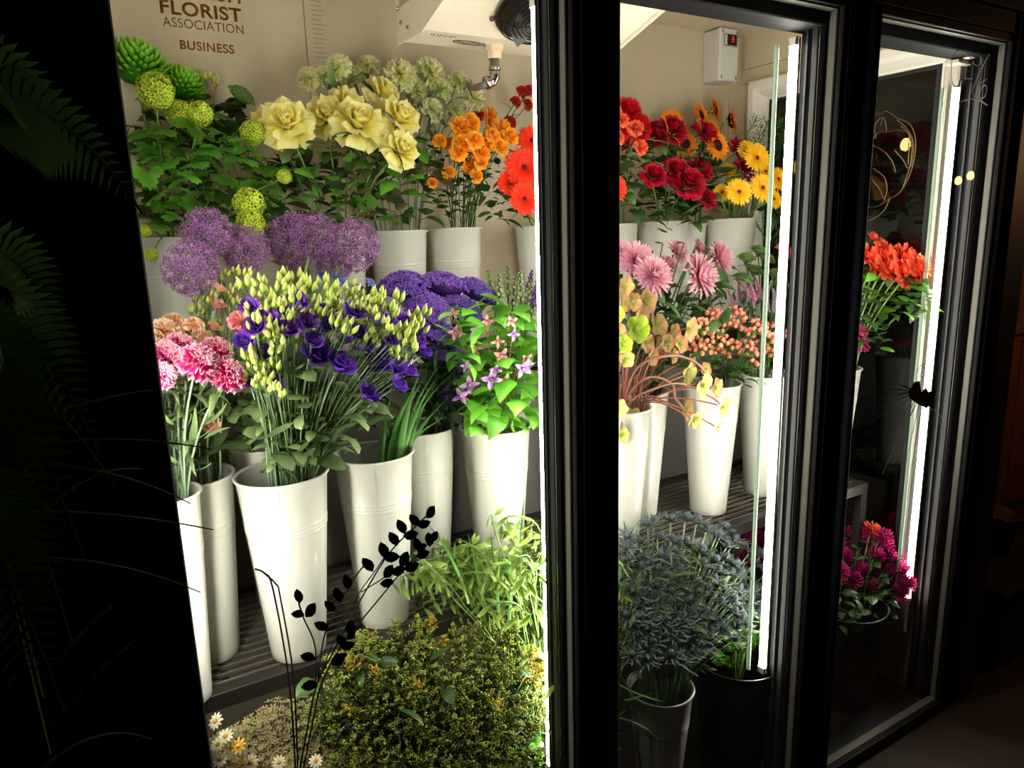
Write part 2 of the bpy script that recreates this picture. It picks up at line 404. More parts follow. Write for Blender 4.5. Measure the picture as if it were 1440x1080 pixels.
def h_eryn():
    mb = MB(); blob(mb, (0, 0, .12), .22, (1, 1, 1.3), 8, 7, 0, 0, 1)
    for k in range(70):
        d = fib(70, k)
        if d.z > -.8: p = Vector((d.x*.21, d.y*.21, .12+d.z*.28)); tube(mb, [p, p+d*.1], [.02, .002], 3, 0, .8, 1, False)
    for k in range(11):
        petal(mb, 1.0*U(.8, 1.1), .13, k*.571+U(-.1, .1), D2(12+U(-10, 22)), D2(18), .12, -.1, cup=.2, prof='point', nu=4, nv=2, mi=1, fold=.4)
        a = k*.698
        for s in (-1, 1):
            for t in (.35, .6):
                p = Vector((math.cos(a)*t, math.sin(a)*t, -.05+t*.25)); q = p+Vector((math.cos(a+s*.8), math.sin(a+s*.8), .2))*.22
                tube(mb, [p, q], [.03, .002], 3, 1, .5, 1, False)
    return mb
def h_solid(n=11):
    """goldenrod plume: little curved branchlets lined with beads"""
    mb = MB()
    for k in range(n):
        a = k*G; t = k/(n-1); z0 = -.9+1.3*t; L = .95*(1-.55*t); tl = .5+.5*t
        prev = None
        for i in range(6):
            s = (i+1)/6; p = Vector((math.cos(a)*L*s*math.cos(tl), math.sin(a)*L*s*math.cos(tl), z0+L*s*math.sin(tl)*(1-.25*s)+.06))
            for q in range(3):
                pp = p+Vector((U(-.08, .08), U(-.08, .08), U(-.02, .12)))
                r = U(.034, .055); mb.add([pp+Vector(d)*r for d in ((1, 0, 0), (-.5, .87, 0), (-.5, -.87, 0), (0, 0, 1.5), (0, 0, -1.2))], [(0, 1, 3), (1, 2, 3), (2, 0, 3), (1, 0, 4), (2, 1, 4), (0, 2, 4)], [.5, .5, .5, 1, 0], 0)
            prev = p
        tube(mb, [(0, 0, z0), prev*.5+Vector((0, 0, z0))*.5+Vector((0, 0, .05)), prev], .014, 3, 1, .5, .5, False)
    tube(mb, [(0, 0, -1.6), (0, 0, .6)], .025, 4, 1)
    for k in range(9): petal(mb, .55, .13, k*G, D2(25+U(-20, 20)), D2(-30), .02, -1.5+.18*k, prof='lance', nu=3, nv=2, mi=1, fold=.3)
    return mb
def h_pomp():
    mb = MB()
    for k in range(64):
        d = fib(90, k); q = d.to_track_quat('X', 'Z').to_matrix().to_4x4(); q.translation = d*.35
        t = MB(); petal(t, .62*U(.9, 1.1), .26, 0, D2(U(-8, 8)), D2(40), 0, 0, cup=.5, prof='strap', nu=3, nv=2); mb.join(t, q)
    blob(mb, (0, 0, 0), .45, (1, 1, 1), 8, 6, 0, 0, .1)
    return mb
def h_fluff():
    mb = MB(); blob(mb, (0, 0, 0), .75, (1, 1, 1), 8, 6, 0, 0, .2)
    for k in range(260):
        d = fib(260, k); e = (d+Vector((U(-.25, .25), U(-.25, .25), U(-.25, .25)))).normalized(); s = d.cross(e+Vector((.1, 0, .3))).normalized()*.045
        mb.add([d*.7-s, d*.7+s, e*U(.92, 1.08)], [(0, 1, 2)], [0, 0, 1])
    return mb
def h_cream():
    """sprig of tiny starry flowers in a loose dome"""
    mb = MB()
    for k in range(16):
        a = k*G; r = .95*math.sqrt((k+.4)/16); z = .45*(1-r*r)+U(-.1, .1); p = Vector((r*math.cos(a), r*math.sin(a), z))
        star(mb, p, Vector((p.x*.6+U(-.3, .3), p.y*.6+U(-.3, .3), 1)), .26*U(.8, 1.1), 6, 0, .75, 22); blob(mb, p+Vector((0, 0, .03)), .05, (1, 1, .8), 5, 3, 2, 1, 1)
        tube(mb, [(0, 0, -.9), (p.x*.5, p.y*.5, -.3), p], .015, 3, 1, .4, .6, False)
    for k in range(8): petal(mb, .6, .1, k*G, D2(30+U(-20, 20)), 0, .1, -.5+.05*k, prof='lance', nu=2, nv=1, mi=1)
    return mb
def h_sprig(n=60, L=.16, W=.08):
    mb = MB(); tube(mb, [(0, 0, -1), (.05, .02, 0), (0, 0, 1)], .02, 4, 1)
    for k in range(n):
        t = k/n; a = k*G; br = .5*(1-t*.6)
        for s in (.35, .7, 1):
            p = Vector((math.cos(a)*br*s, math.sin(a)*br*s, -.9+1.7*t+.25*s))
            tt = MB(); petal(tt, L, W, a+U(-1, 1), D2(U(0, 60)), D2(-20), 0, 0, prof='ovate', nu=2, nv=2, fold=.2); tt.v[0][:] += np.array(p); mb.join(tt)
    return mb
def h_chasm(n=9):
    """sea oats: arching stalk hung with flat spikelets, from origin out along +Z with droop in +X"""
    mb = MB()
    def c(t): return Vector((.85*t**2.2, 0, -1+1.75*t-.7*t**3))
    tube(mb, [c(t) for t in np.linspace(0, 1, 8)], .012, 4, 1, .4, .6)
    for k in range(n):
        t = .42+.58*k/(n-1); p = c(t); a = k*2.6+U(-.3, .3)
        q = p+Vector((.08*math.cos(a)+.05, .08*math.sin(a), -.05)); tube(mb, [p, q], .006, 3, 1, .5, .5, False)
        T = Matrix.Translation(q) @ Matrix.Rotation(a, 4, 'Z') @ Matrix.Rotation(D2(U(10, 60)), 4, 'Y') @ Matrix.Rotation(U(0, 3), 4, 'X')
        s = MB(); L = U(.3, .42)
        for z in (-1, 1): petal(s, L, L*.29, 0, 0, D2(8*z), 0, 0, cup=.08*z, prof='lance', nu=6, nv=4, zig=0, fold=.1*z)
        mb.join(s, T)
    return mb
def h_stock():
    mb = MB()
    for k in range(26):
        t = k/26; a = k*G; d = Vector((math.cos(a), math.sin(a), .6))
        p = Vector((0, 0, -1+2*t))+d*(.22*(1-t*.6)); blob(mb, p, .12*(1-.5*t), (1, 1, 1.4), 5, 4, 0, 0, 1)
        if k % 2 == 0: star(mb, p+d*.08, d, .17*(1-.6*t), 4, 0, 1.2, 30)
    tube(mb, [(0, 0, -1.2), (0, 0, 1)], .05, 5, 1); return mb
def lobed():
    mb = MB(); n = 26; rings = 3; V = [(0, 0, 0)]; Uv = [0]
    for j in range(1, rings+1):
        for i in range(n+1):
            th = D2(-142+284*i/n); lob = .62+.38*abs(math.cos(th*1.55))**1.2; lob *= 1+.09*(1 if i % 2 else -1)*(j == rings)
            r = lob*j/rings; V.append((r*math.cos(th)*1.05+.0, r*math.sin(th)*.95, -.22*r*r+.09*math.sin(th*3.1)*r)); Uv.append(j/rings)
    f = [(0, 1+i, 2+i) for i in range(n)]
    for j in range(rings-1): f += [(1+j*(n+1)+i, 1+(j+1)*(n+1)+i, 2+(j+1)*(n+1)+i, 2+j*(n+1)+i) for i in range(n)]
    mb.add(V, f, Uv); mb.v[-1][:] *= .75
    tube(mb, [(-.7, 0, -.35), (-.35, 0, -.08), (0, 0, 0)], .02, 4, 0, 0, 0, False); return mb
def leafmb(prof, W, bend=-35, fold=.25, petiole=.25, ruf=0, nu=6, nv=4):
    mb = MB(); petal(mb, 1, W, 0, D2(12), D2(bend), 0, 0, cup=0, ruf=ruf, prof=prof, nu=nu, nv=nv, fold=-fold, petiole=petiole); return mb

def meshes(name, fn, mats, nvar=2, **k):
    return [fn(**k).mesh(name, mats) for _ in range(nvar)]
def P(name, *st, **k): return ptl(name, list(st), **k)
GREEN = m_stem
LEAF = {
 'lobed': meshes('leaf', lobed, m_leaf, 3),
 'lobedd': meshes('leaf', lobed, m_leafd, 2),
 'rose': [leafmb('ovate', .62, b).mesh('leaf', m_leafd) for b in (-20, -50, -80)],
 'roseb': [leafmb('ovate', .62, b).mesh('leaf', m_leafbr) for b in (-20, -50)],
 'roseg': [leafmb('ovate', .66, b).mesh('leaf', m_leaf) for b in (-20, -60)],
 'grey': [leafmb('oblong', .45, b, .15, 0).mesh('leaf', m_leafg) for b in (-10, -50, -90)],
 'greyw': [leafmb('oblong', .6, b, .15, 0).mesh('leaf', m_leafg) for b in (-20, -70)],
 'lance': [leafmb('lance', .2, b, .2, 0).mesh('leaf', m_leafd) for b in (-10, -50, 30)],
 'lanceg': [leafmb('lance', .16, b, .2, 0).mesh('leaf', m_leafg) for b in (-20, 40, -90)],
 'heart': [leafmb('heart', .72, b, .18).mesh('leaf', m_leafb) for b in (-15, -50, -80)],
 'heartd': [leafmb('heart', .7, b, .18).mesh('leaf', m_leafd) for b in (-15, -50)],
 'palm': [leafmb('ovate', .5, b, .3, ruf=.06).mesh('leaf', m_leafd) for b in (-30, -80)],
 'blade': [leafmb('blade', .045, b, .3, 0, nu=8, nv=2).mesh('leaf', m_blade) for b in (-15, -35, 20)],
}

# ------------------------------------------------------------------ the cold cabinet
m_wall = plain('cream_panel', '#c9bc9f', .45, bump=.05, bscale=3, var=.02)
m_ceil = plain('cream_ceiling', '#cdbfa3', .4, bump=.04, bscale=3)
m_black = plain('black_aluminium', '#07070b', .7, .0, spec=.12, bump=.05, bscale=120)
m_blackm = plain('brown_black_aluminium', '#1a1412', .6, bump=.05, bscale=90, spec=.25)
m_gasket = plain('rubber_gasket', '#0c0c0e', .7)
m_spacer = plain('aluminium_spacer', '#7c796f', .42, .35)
m_bucket = plain('white_enamel', '#d6d4ca', .28, bump=.04, bscale=9, spec=.5, coat=.3)
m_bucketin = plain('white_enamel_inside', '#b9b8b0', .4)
m_slat = plain('steel_slat', '#6a6257', .38, .5, bump=.05, bscale=60)
m_rail = plain('rack_rail', '#2c2823', .5, .3, bump=.05, bscale=60)
m_dkbucket = plain('black_plastic', '#141416', .35, bump=.03, bscale=20)
m_white = plain('white_plastic', '#e4e0d6', .4)
m_grey = plain('grey_plastic', '#8b8d8c', .45)
m_evap = plain('cream_lacquer', '#e6dcc6', .4, bump=.03, bscale=4)
m_chrome = plain('chrome', '#b4b2ae', .2, 1.0)
m_pane = glass('door_glass', 1.45, '#f8faf8', .9)
m_clear = glass('clear_glass', 1.0, '#fbfdfb', 0.0)
m_pane2 = glass('window_glass', 1.5, '#9aa09e', 1.6)
m_led = emit('led_light', (1.0, .945, .84, 1), LED)

XL, XR, YB, ZC, ZF = -1.25, 1.58, .95, 2.365, .02
def wallpanels(name, quads, mat, lab):
    root = struct(ob(name, None), lab, None)
    for q in quads:
        struct(box(MB(), *q, b=.0015).build('panel', mat, root, False))
    return root
wallpanels('wall_back', [(XL, -.132, YB, YB+.05, ZF, ZC+.05), (-.1305, .655, YB, YB+.05, ZF, ZC+.05), (.6565, 1.52, YB, YB+.05, ZF, ZC+.05), (1.5215, XR+.06, YB-.002, YB+.05, ZF, ZC+.05)], m_wall, 'cream insulated back wall of the cold cabinet')
sc = MB()
for k in range(14): sc.add([(-.112, YB-.0008, 2.30-.012*k), (-.112+(.03 if k % 3 else .045), YB-.0008, 2.30-.012*k), (-.112+.03, YB-.0008, 2.2985-.012*k), (-.112, YB-.0008, 2.2985-.012*k)], [(0, 1, 2, 3)])
o = sc.build('scratch_marks', plain('scratch', '#7c7464', .6), bpy.data.objects['wall_back'], False); struct(o)
struct(box(MB(), XL-.05, XL, .0, YB+.05, ZF, ZC+.05).build('wall_left', m_wall), 'cream side wall')
# side wall with the window: sill wall, header, jambs
wr = struct(ob('wall_right', None), 'cream panelled side wall above the side window')
for q in ((XR, XR+.06, .086, YB+.05, 2.2455, ZC+.05), (XR+.002, XR+.06, .086, YB+.05, 2.19, 2.244), (XR, XR+.06, .885, YB+.05, ZF, 2.1885), (XR, XR+.06, .086, .09, ZF, 2.19), (XR, XR+.06, .09, .885, ZF, .25)):
    struct(box(MB(), *q, b=.002).build('panel', m_wall, wr, False))
wn = struct(ob('window_1', None), 'side window in a thick white rounded frame')
def ringframe(mb, x, y0, y1, z0, z1, prof, mi=0):
    """picture frame round a hole in the plane x; prof = [(inset, dx)]"""
    m = len(prof); V = []
    for (i, dx) in prof:
        V += [(x+dx, y0+i, z0+i), (x+dx, y1-i, z0+i), (x+dx, y1-i, z1-i), (x+dx, y0+i, z1-i)]
    f = [(a*4+k, a*4+(k+1) % 4, (a+1)*4+(k+1) % 4, (a+1)*4+k) for a in range(m-1) for k in range(4)]
    mb.add(V, f, mi=mi)
fm = MB(); ringframe(fm, XR, .09, .885, .25, 2.19, [(0, .01), (0, -.028), (.006, -.034), (.03, -.034), (.045, -.026), (.058, -.008), (.066, .006), (.074, .008), (.074, .03)])
struct(fm.build('window_frame', m_white, wn, False))
fm = MB(); ringframe(fm, XR, .164, .811, .324, 2.116, [(0, .008), (.004, .003), (.014, .003), (.014, .02)])
struct(fm.build('window_seal', m_gasket, wn, False))
pb = box(MB(), XR+.012, XR+.018, .17, .805, .33, 2.11); pb.mi = [0 if k == 0 else 1 for k in range(6)]; struct(pb.build('pane', [m_pane2, m_clear], wn, False))
# ceiling panels
cl = struct(ob('ceiling', None), 'pale panelled ceiling of the cold cabinet')
for a, b_ in ((XL, -.3), (-.299, .62), (.621, 1.1), (1.101, XR+.06)): struct(box(MB(), a, b_, .0, YB+.05, ZC, ZC+.05, b=.0015).build('panel', m_ceil, cl, False))
struct(box(MB(), -6, 6, -6, 4, -.12, -.02).build('floor', plain('floor_tile', '#3a2a22', .55, bump=.1, bscale=8, var=.2), None, False), 'dark brown shop floor')
struct(box(MB(), XL, XR+.06, -.02, YB+.05, -.02, ZF).build('trim_1', plain('cabinet_base', '#1a191a', .5, .2, bump=.05, bscale=30), None, False), 'grey metal base tray inside the cabinet')

# door frames: three glass doors
LEDT, LEDB = 2.075, .38
def door(i, xl, xr, lab):
    """xl: edge of the front stile, xr: outer edge of the glazing on the right"""
    rt = struct(ob('door_%d' % i, None), lab)
    zt, zb = 2.135, -.045+.07
    def bx(n, mat, *q, b=.0015): return struct(box(MB(), *q, b=b).build(n, mat, rt, False))
    # spacer bar round the pane, its inner face catching the light
    for q in ((xr, xr+.004, -.003, .021, zb, zt), (xl-.034, xl-.03, -.003, .021, zb, zt), (xl-.03, xr, -.003, .021, zt, zt+.004), (xl-.03, xr, -.003, .021, zb-.004, zb)):
        bx('spacer', m_spacer, *q, b=.0005)
    bx('seal', m_gasket, xr-.0015, xr, -.0028, .0005, zb, zt, b=0)
    bx('seal', m_gasket, xr-.0012, xr, .0185, .0208, zb, zt, b=0)
    pb = MB(); box(pb, xl-.03, xr, -.008, -.0035, zb, zt); pb.mi = [0 if k == 2 else 1 for k in range(6)]
    struct(pb.build('pane', [m_pane, m_clear], rt, False))
    # front stiles and rails, ribbed
    for k, (a, b_, y0) in enumerate(((xr+.0045, xr+.02, -.016), (xr+.021, xr+.034, -.022), (xr+.035, xr+.043, -.018))): bx('stile', m_blackm if k != 1 else m_black, a, b_, y0, .02, zb-.08, zt+.08)
    for a, b_, y0 in ((xl-.03, xl, -.02), (xl-.045, xl-.031, -.025)): bx('stile', m_blackm, a, b_, y0, -.0085, zb-.08, zt+.08)
    for a, b_, y0 in ((zt+.0045, zt+.025, -.014), (zt+.026, zt+.08, -.02)): bx('rail', m_blackm, xl, xr, y0, .02, a, b_)
    for a, b_, y0 in ((zb-.03, zb-.0045, -.014), (zb-.08, zb-.031, -.02)): bx('rail', m_blackm, xl, xr, y0, .02, a, b_)
    return rt
door(1, -.69, .073, 'nearest tall glass door, black framed, in front of the pale and purple flowers')
door(2, .186, .846, 'middle tall glass door, black framed, in front of the red roses')
door(3, .985, 1.605, 'farthest tall glass door, with a spidery seed head decal')
# mullions / jambs behind the doors
def mull(n, x0, x1, lab):
    rt = struct(ob(n, None), lab)
    struct(box(MB(), x0, x1, .021, .085, -.02, 2.365, b=.003).build('post_body', m_black, rt, False))
    struct(box(MB(), x0-.004, x0-.0005, .035, .05, .05, 2.15, b=.001).build('post_seal', m_gasket, rt, False))
    struct(box(MB(), x0-.004, x0-.0005, .062, .068, .05, 2.15, b=.001).build('post_rib', m_gasket, rt, False))
    struct(box(MB(), x0-.003, x0-.0005, .029, .032, .05, 2.12, b=.0006).build('bright_lip', m_chrome, rt, False))
mull('trim_2', .060, .186, 'black post between the nearest and middle doors')
mull('trim_3', .832, .985, 'black post between the middle and farthest doors')
mull('trim_4', 1.572, 1.70, 'black post at the far end of the cabinet')
mull('trim_5', -.90, -.662, 'black post at the near end of the cabinet')
hd = struct(ob('trim_6', None), 'black header above the glass doors')
for q in ((XL, 1.70, .021, .10, 2.105, 2.365), (XL, 1.72, -.03, .02, 2.218, 2.5), (XL, 1.72, -.045, -.031, 2.25, 2.28)): struct(box(MB(), *q, b=.003).build('header_board', m_blackm if q[2] < 0 else m_black, hd, False))
sb = struct(ob('trim_7', None), 'black sill below the glass doors')
struct(box(MB(), XL, 1.72, -.035, .05, -.12, -.056, b=.003).build('sill_board', m_blackm, sb, False))
# near-end brown-black frame boards beside door 1
nf = struct(ob('trim_8', None), 'ribbed brown-black frame beside the nearest door')
m_wood = plain('dark_stained_wood', '#20150f', .7, spec=.2, bump=.25, bscale=14, var=.25, stretch=(8, 8, .5))
for a, b_, y0 in ((-.712, -.667, -.05), (-.729, -.712, -.03), (-.775, -.729, -.055), (-.90, -.775, -.03), (-1.3, -.90, -.06)):
    struct(box(MB(), a, b_, y0, .02, -.12, 2.5, b=.002).build('frame_board', m_wood, nf, False))
# round handle bars on the stiles
def handle(x, lab):
    t = thing('door_handle_bar', lab, 'handle', (x, -.045, 0), 'long handle bars on the doors')
    lathe(MB(), [(.0, -.03), (.011, -.028), (.013, 0.02), (.013, 2.14), (.0, 2.145)], 14).build('bar', m_black, t)
    for z in (.3, 1.1, 1.9): box(MB(), -.006, .006, .005, .03, z, z+.03, b=.001).build('bracket', m_black, t, False)
handle(.928, 'dark grey round handle bar on the middle post')

# LED light strips on both jambs of each door
def strip(x, y, side, lab, top=LEDT, ghost=True, bot=LEDB):
    """side -1 shines towards -X, +1 towards +X"""
    t = thing('light_strip', lab, 'light', (x, y, bot))
    L = top-bot
    mb = MB(); n = 9; V = []
    for z in (0, L):
        for k in range(n):
            a = math.pi*k/(n-1); V.append((side*(.010*math.sin(a)+.002), .0115*math.cos(a), z))
    mb.add(V, [(k, k+1, n+k+1, n+k) for k in range(n-1)]+[tuple(range(n)), tuple(range(2*n-1, n-1, -1))])
    mb.build('light_diffuser', m_led, t)
    a0, a1 = sorted((side*.002, -side*.006))
    box(MB(), a0, a1, -.013, .013, -.02, L+.02, b=.001).build('housing', m_white, t, False)
    for z in (-.02, L):
        a0, a1 = sorted((0, side*.012)); box(MB(), a0, a1, -.011, .011, z, z+.02, b=.001).build('end_cap', m_white, t, False)
    if ghost:
        g = MB(); lathe(g, [(.0055, .0), (.0055, L)], 12, c=(-.05, .012)); g.build('ghost_reflection', m_ghost, t)  # added pale tube standing in for the strip's ghost reflection in the glazing
m_ghost = ptl('ghost_reflection', [(0, '#c8d8c8'), (1, '#c8d8c8')], .3, .6, 0)
strip(.0835, .108, -1, 'bright vertical light strip on the post between nearest and middle doors', LEDT, False)
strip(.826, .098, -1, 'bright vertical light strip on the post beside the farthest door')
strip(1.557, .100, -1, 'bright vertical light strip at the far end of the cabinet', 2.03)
for x, l in ((-.676, 'light strip on the near jamb of the nearest door'), (.188, 'light strip on the near jamb of the middle door'), (.988, 'light strip on the near jamb of the farthest door')): strip(x, .1, 1, l, LEDT, False, .86)
br = thing('strip_bracket', 'cream metal bracket above the farthest light strip', 'bracket', (1.50, .08, 2.09))
box(MB(), 0, .075, -.01, .03, .0, .012, b=.002).build('plate', m_evap, br, False); box(MB(), .02, .05, -.03, .01, .013, .03, b=.002).build('lug', m_evap, br, False)

# ------------------------------------------------------------------ evaporator, drain, thermostat
ev = thing('evaporator', 'cream ceiling cooling unit with round black fan grille', 'cooling unit', (.0, .4, 2.12))
prof = [(.613, 2.119), (.475, 2.114), (.2, 2.195), (.17, 2.21), (.17, 2.364), (.613, 2.364)]
def extr(mb, prof, x0, x1, o=(0, 0, 0), mi=0):
    n = len(prof); V = [(x-o[0], y-o[1], z-o[2]) for x in (x0, x1) for y, z in prof]
    mb.add(V, [(k, (k+1) % n, n+(k+1) % n, n+k) for k in range(n)]+[tuple(range(n-1, -1, -1)), tuple(range(n, 2*n))], mi=mi)
O = (0, .4, 2.12)
mb = MB(); extr(mb, prof, .006, .554, O); mb.build('casing', m_evap, ev, False)
for x0, x1 in ((0, .0055), (.5545, .56)):
    mb = MB(); extr(mb, [(.618, 2.112), (.472, 2.107), (.19, 2.19), (.163, 2.206), (.163, 2.364), (.618, 2.364)], x0, x1, O); mb.build('end_panel', m_evap, ev, False)
for y, z in ((.585, 2.155), (.545, 2.135), (.60, 2.19)):
    mb = MB(); lathe(mb, [(0, -.004), (.004, -.003), (.005, 0)], 8); s = mb.build('screw', m_chrome, ev); s.matrix_local = Matrix.Translation((-.001, y-.4, z-2.12)) @ Matrix.Rotation(D2(-90), 4, 'Y') @ Matrix.Rotation(math.pi, 4, 'X')
lb = MB(); box(lb, -.0012, 0, .09, .19, .07, .16)
for k in range(9): box(lb, -.0016, -.0011, .10, .10+.08*U(.6, 1), .078+.009*k, .0805+.009*k, 1)
lb.build('rating_label', [plain('label_silver', '#b6b2a4', .4, .2), plain('label_ink', '#4a4840', .6)], ev, False)
# fan in the slanted face
sl = math.atan2(2.195-2.114, .475-.2)
nrm = Vector((0, -math.sin(sl), -math.cos(sl)))
fc = Vector((.255, .335-.4, 2.114+(.475-.335)*math.tan(sl)-2.12))
FM = Matrix.Translation(fc+nrm*.004) @ nrm.to_track_quat('Z', 'X').to_matrix().to_4x4()
m_fan = plain('black_fan', '#0d0d0e', .3)
mb = MB(); lathe(mb, [(.118, 0), (.122, .006), (.112, .012), (.108, .004), (.104, .0025), (.0, .002)], 40); o = mb.build('fan_shroud', m_fan, ev); o.matrix_local = FM
gd = MB()
for r, z in ((.115, .018), (.105, .026), (.095, .03), (.085, .033), (.075, .035), (.065, .036), (.055, .037), (.045, .037), (.035, .037), (.024, .037)):
    tube(gd, [(r*math.cos(a*6.2832/36), r*math.sin(a*6.2832/36), z) for a in range(37)], .0014, 5)
for k in range(4):
    a = k*1.5708+.5; tube(gd, [(.02*math.cos(a), .02*math.sin(a), .037), (.07*math.cos(a), .07*math.sin(a), .035), (.125*math.cos(a), .125*math.sin(a), .002)], .002, 5)
o = gd.build('fan_guard', plain('guard_wire', '#26241f', .3, .7), ev); o.matrix_local = FM
for k in range(5):
    b = MB(); petal(b, .075, .07, k*1.2566, D2(12), 0, .022, .012, cup=.1, roll=.5, prof='fan', nu=3, nv=3); o = b.build('fan_blade', m_fan, ev); o.matrix_local = FM
b = MB(); lathe(b, [(.024, .0), (.024, .02), (.018, .026), (0, .027)], 18); o = b.build('fan_hub', m_fan, ev); o.matrix_local = FM
for k in range(4):
    a = k*1.5708+.5; b = MB(); lathe(b, [(.006, 0), (.006, .006), (0, .008)], 8, c=(.127*math.cos(a), .127*math.sin(a))); o = b.build('bolt', plain('rust_bolt', '#5a4632', .5, .5), ev); o.matrix_local = FM
def text(s, name, mat, size, M4, parent=None, off=0, ext=.0004, sx=1, space=1.0):
    c = bpy.data.curves.new(name, 'FONT'); c.body = s; c.size = size; c.extrude = ext; c.offset = off; c.space_character = space; c.align_x = 'CENTER'
    c.materials.append(mat); o = ob(name, c, parent); o.matrix_local = M4 @ Matrix.Scale(sx, 4, Vector((1, 0, 0))); return o
# faint maker's mark on the lip under the fan, an ellipse and a row of small strokes
lip = MB(); tube(lip, [(.16+.045*math.cos(a*.2618), .14+.014*math.sin(a*.2618), -.0055) for a in range(25)], .0013, 4)
tube(lip, [(.125, .135, -.0055), (.15, .147, -.0055), (.17, .134, -.0055), (.195, .145, -.0055)], .0011, 4)
for k in range(9): tube(lip, [(.04+.008*k, .10, -.0055), (.043+.008*k, .112+.004*(k % 2), -.0055)], .001, 4)
lip.build('casing_print', plain('print_brown', '#5b5242', .6), ev)
dp = thing('drain_pipe', 'white nut and chrome elbow drain pipe under the cooling unit', 'pipe', (0.20, .545, 2.05))
nx = atY(695, 76, .545)
dp.location = nx
b = MB(); lathe(b, [(.0, .03), (.02, .03), (.022, .022), (.024, .02), (.024, .008), (.02, .006), (.018, -.012), (0, -.012)], 8); b.build('nut', plain('aged_nylon', '#d9c0a4', .5, bump=.2, bscale=60), dp, False)
b = MB(); lathe(b, [(.0, -.012), (.013, -.012), (.013, -.03), (.016, -.031), (.016, -.038), (.013, -.04)], 14); tube(b, [(0, 0, -.035), (0, 0, -.055), (-.006, .0, -.066), (-.02, .002, -.07)], .0135, 12); tube(b, [(-.016, .002, -.068), (-.026, .003, -.072)], .0165, 12); b.build('elbow', m_chrome, dp)
hp = atY(660, 115, .93)-nx
b = MB(); tube(b, [qbez(Vector((-.022, .003, -.071)), Vector((-.05, .06, -.088)), hp, t/8) for t in range(9)]+[hp+Vector((0, .015, 0))], .009, 10); b.build('hose', plain('grey_hose', '#6a6660', .4), dp)
th = thing('thermostat', 'pale grey control box with red digital display, high in the back corner', 'controller', (1.372, YB, 2.27))
y0, x0, x1, z0, z1 = -.088, 0, .095, -.09, .091
box(MB(), x0, x1, -.07, .0, z0, z1, b=.004).build('box', plain('pale_grey_abs', '#c9c8c6', .45), th, False)
box(MB(), x0-.001, x1+.001, y0, -.0705, z0-.001, z1+.001, b=.004).build('lid', plain('pale_grey_lid', '#d6d5d0', .4), th, False)
for sx in (.01, .085):
    for sz in (-.078, .079):
        b = MB(); box(b, sx-.004, sx+.004, y0-.0012, y0+.002, sz-.006, sz+.006); b.build('screw', m_grey, th, False)
box(MB(), .014, .086, y0-.006, y0, .028, .07, b=.003).build('bezel', m_grey, th, False)
dsp = box(MB(), .03, .076, y0-.0075, y0-.006, .032, .067).build('display', plain('display_black', '#080606', .2), th, False)
sg = MB(); X0, Z0, H = .05, .043, .0085
for q in ((0, 0, .009, .0016), (0, H, .009, .0016), (0, 2*H, .009, .0016), (.0078, 0, .0016, H), (.0078, H, .0016, H)): box(sg, X0+q[0], X0+q[0]+q[2], y0-.0082, y0-.0074, Z0+q[1], Z0+q[1]+q[3])
sg.build('digit', emit('red_led', '#ff2418', 2.5), dsp, False)
for k in range(3): box(MB(), .0175, .0255, y0-.0072, y0-.0058, .034+.011*k, .042+.011*k, b=.001).build('button', m_white, th, False)

# ------------------------------------------------------------------ racks
def rack(name, lab, x0, x1, y0, y1, z, pitch, w, xs, legs):
    t = thing(name, lab, 'rack', (x0, y0, 0))
    def b(n, mat, *q, bb=.0015): return box(MB(), q[0]-x0, q[1]-x0, q[2]-y0, q[3]-y0, q[4], q[5], b=bb).build(n, mat, t, False)
    b('front_rail', m_rail, x0, x1, y0, y0+.032, z-.036, z)
    b('rear_rail', m_rail, x0, x1, y1-.03, y1, z-.036, z)
    b('end_rail', m_rail, x1-.03, x1, y0+.033, y1-.031, z-.036, z); b('end_rail', m_rail, x0, x0+.03, y0+.033, y1-.031, z-.036, z)
    for xx in xs: b('crossbar', m_rail, xx, xx+.012, y0+.033, y1-.031, z-.03, z-.012)
    me = None; y = y0+.040
    while y < y1-.045:
        if me is None: s = b('slat', m_slat, x0+.031, x1-.031, y, y+w, z-.011, z-.001, bb=.001); me = s.data; yy = y
        else: s = ob('slat', me, t); s.location = (0, y-yy, 0)
        y += pitch
    for lx in legs:
        for ly in (y0, y1-.03): b('leg', m_rail, lx, lx+.03, ly, ly+.03, ZF, z-.037)
    return t
rack('slatted_rack', 'low slatted metal rack carrying the middle rows of buckets', -1.2, 1.515, .248, .685, .76, .028, .006, (-.6, 0, .62, 1.1), (-1.19, .2, 1.485))
RK = rack('slatted_rack', 'raised slatted rack under the back row of buckets', -1.2, 1.515, .70, .93, 1.27, .05, .03, (-.6, 0, .62, 1.1), (-1.19, .0, 1.485))
box(MB(), .0, 2.70, -.010, -.004, .74, 1.225, b=.001).build('front_panel', plain('grey_panel', '#6c6763', .6, bump=.05, bscale=8), RK, False)['label'] = 'plain grey front panel'

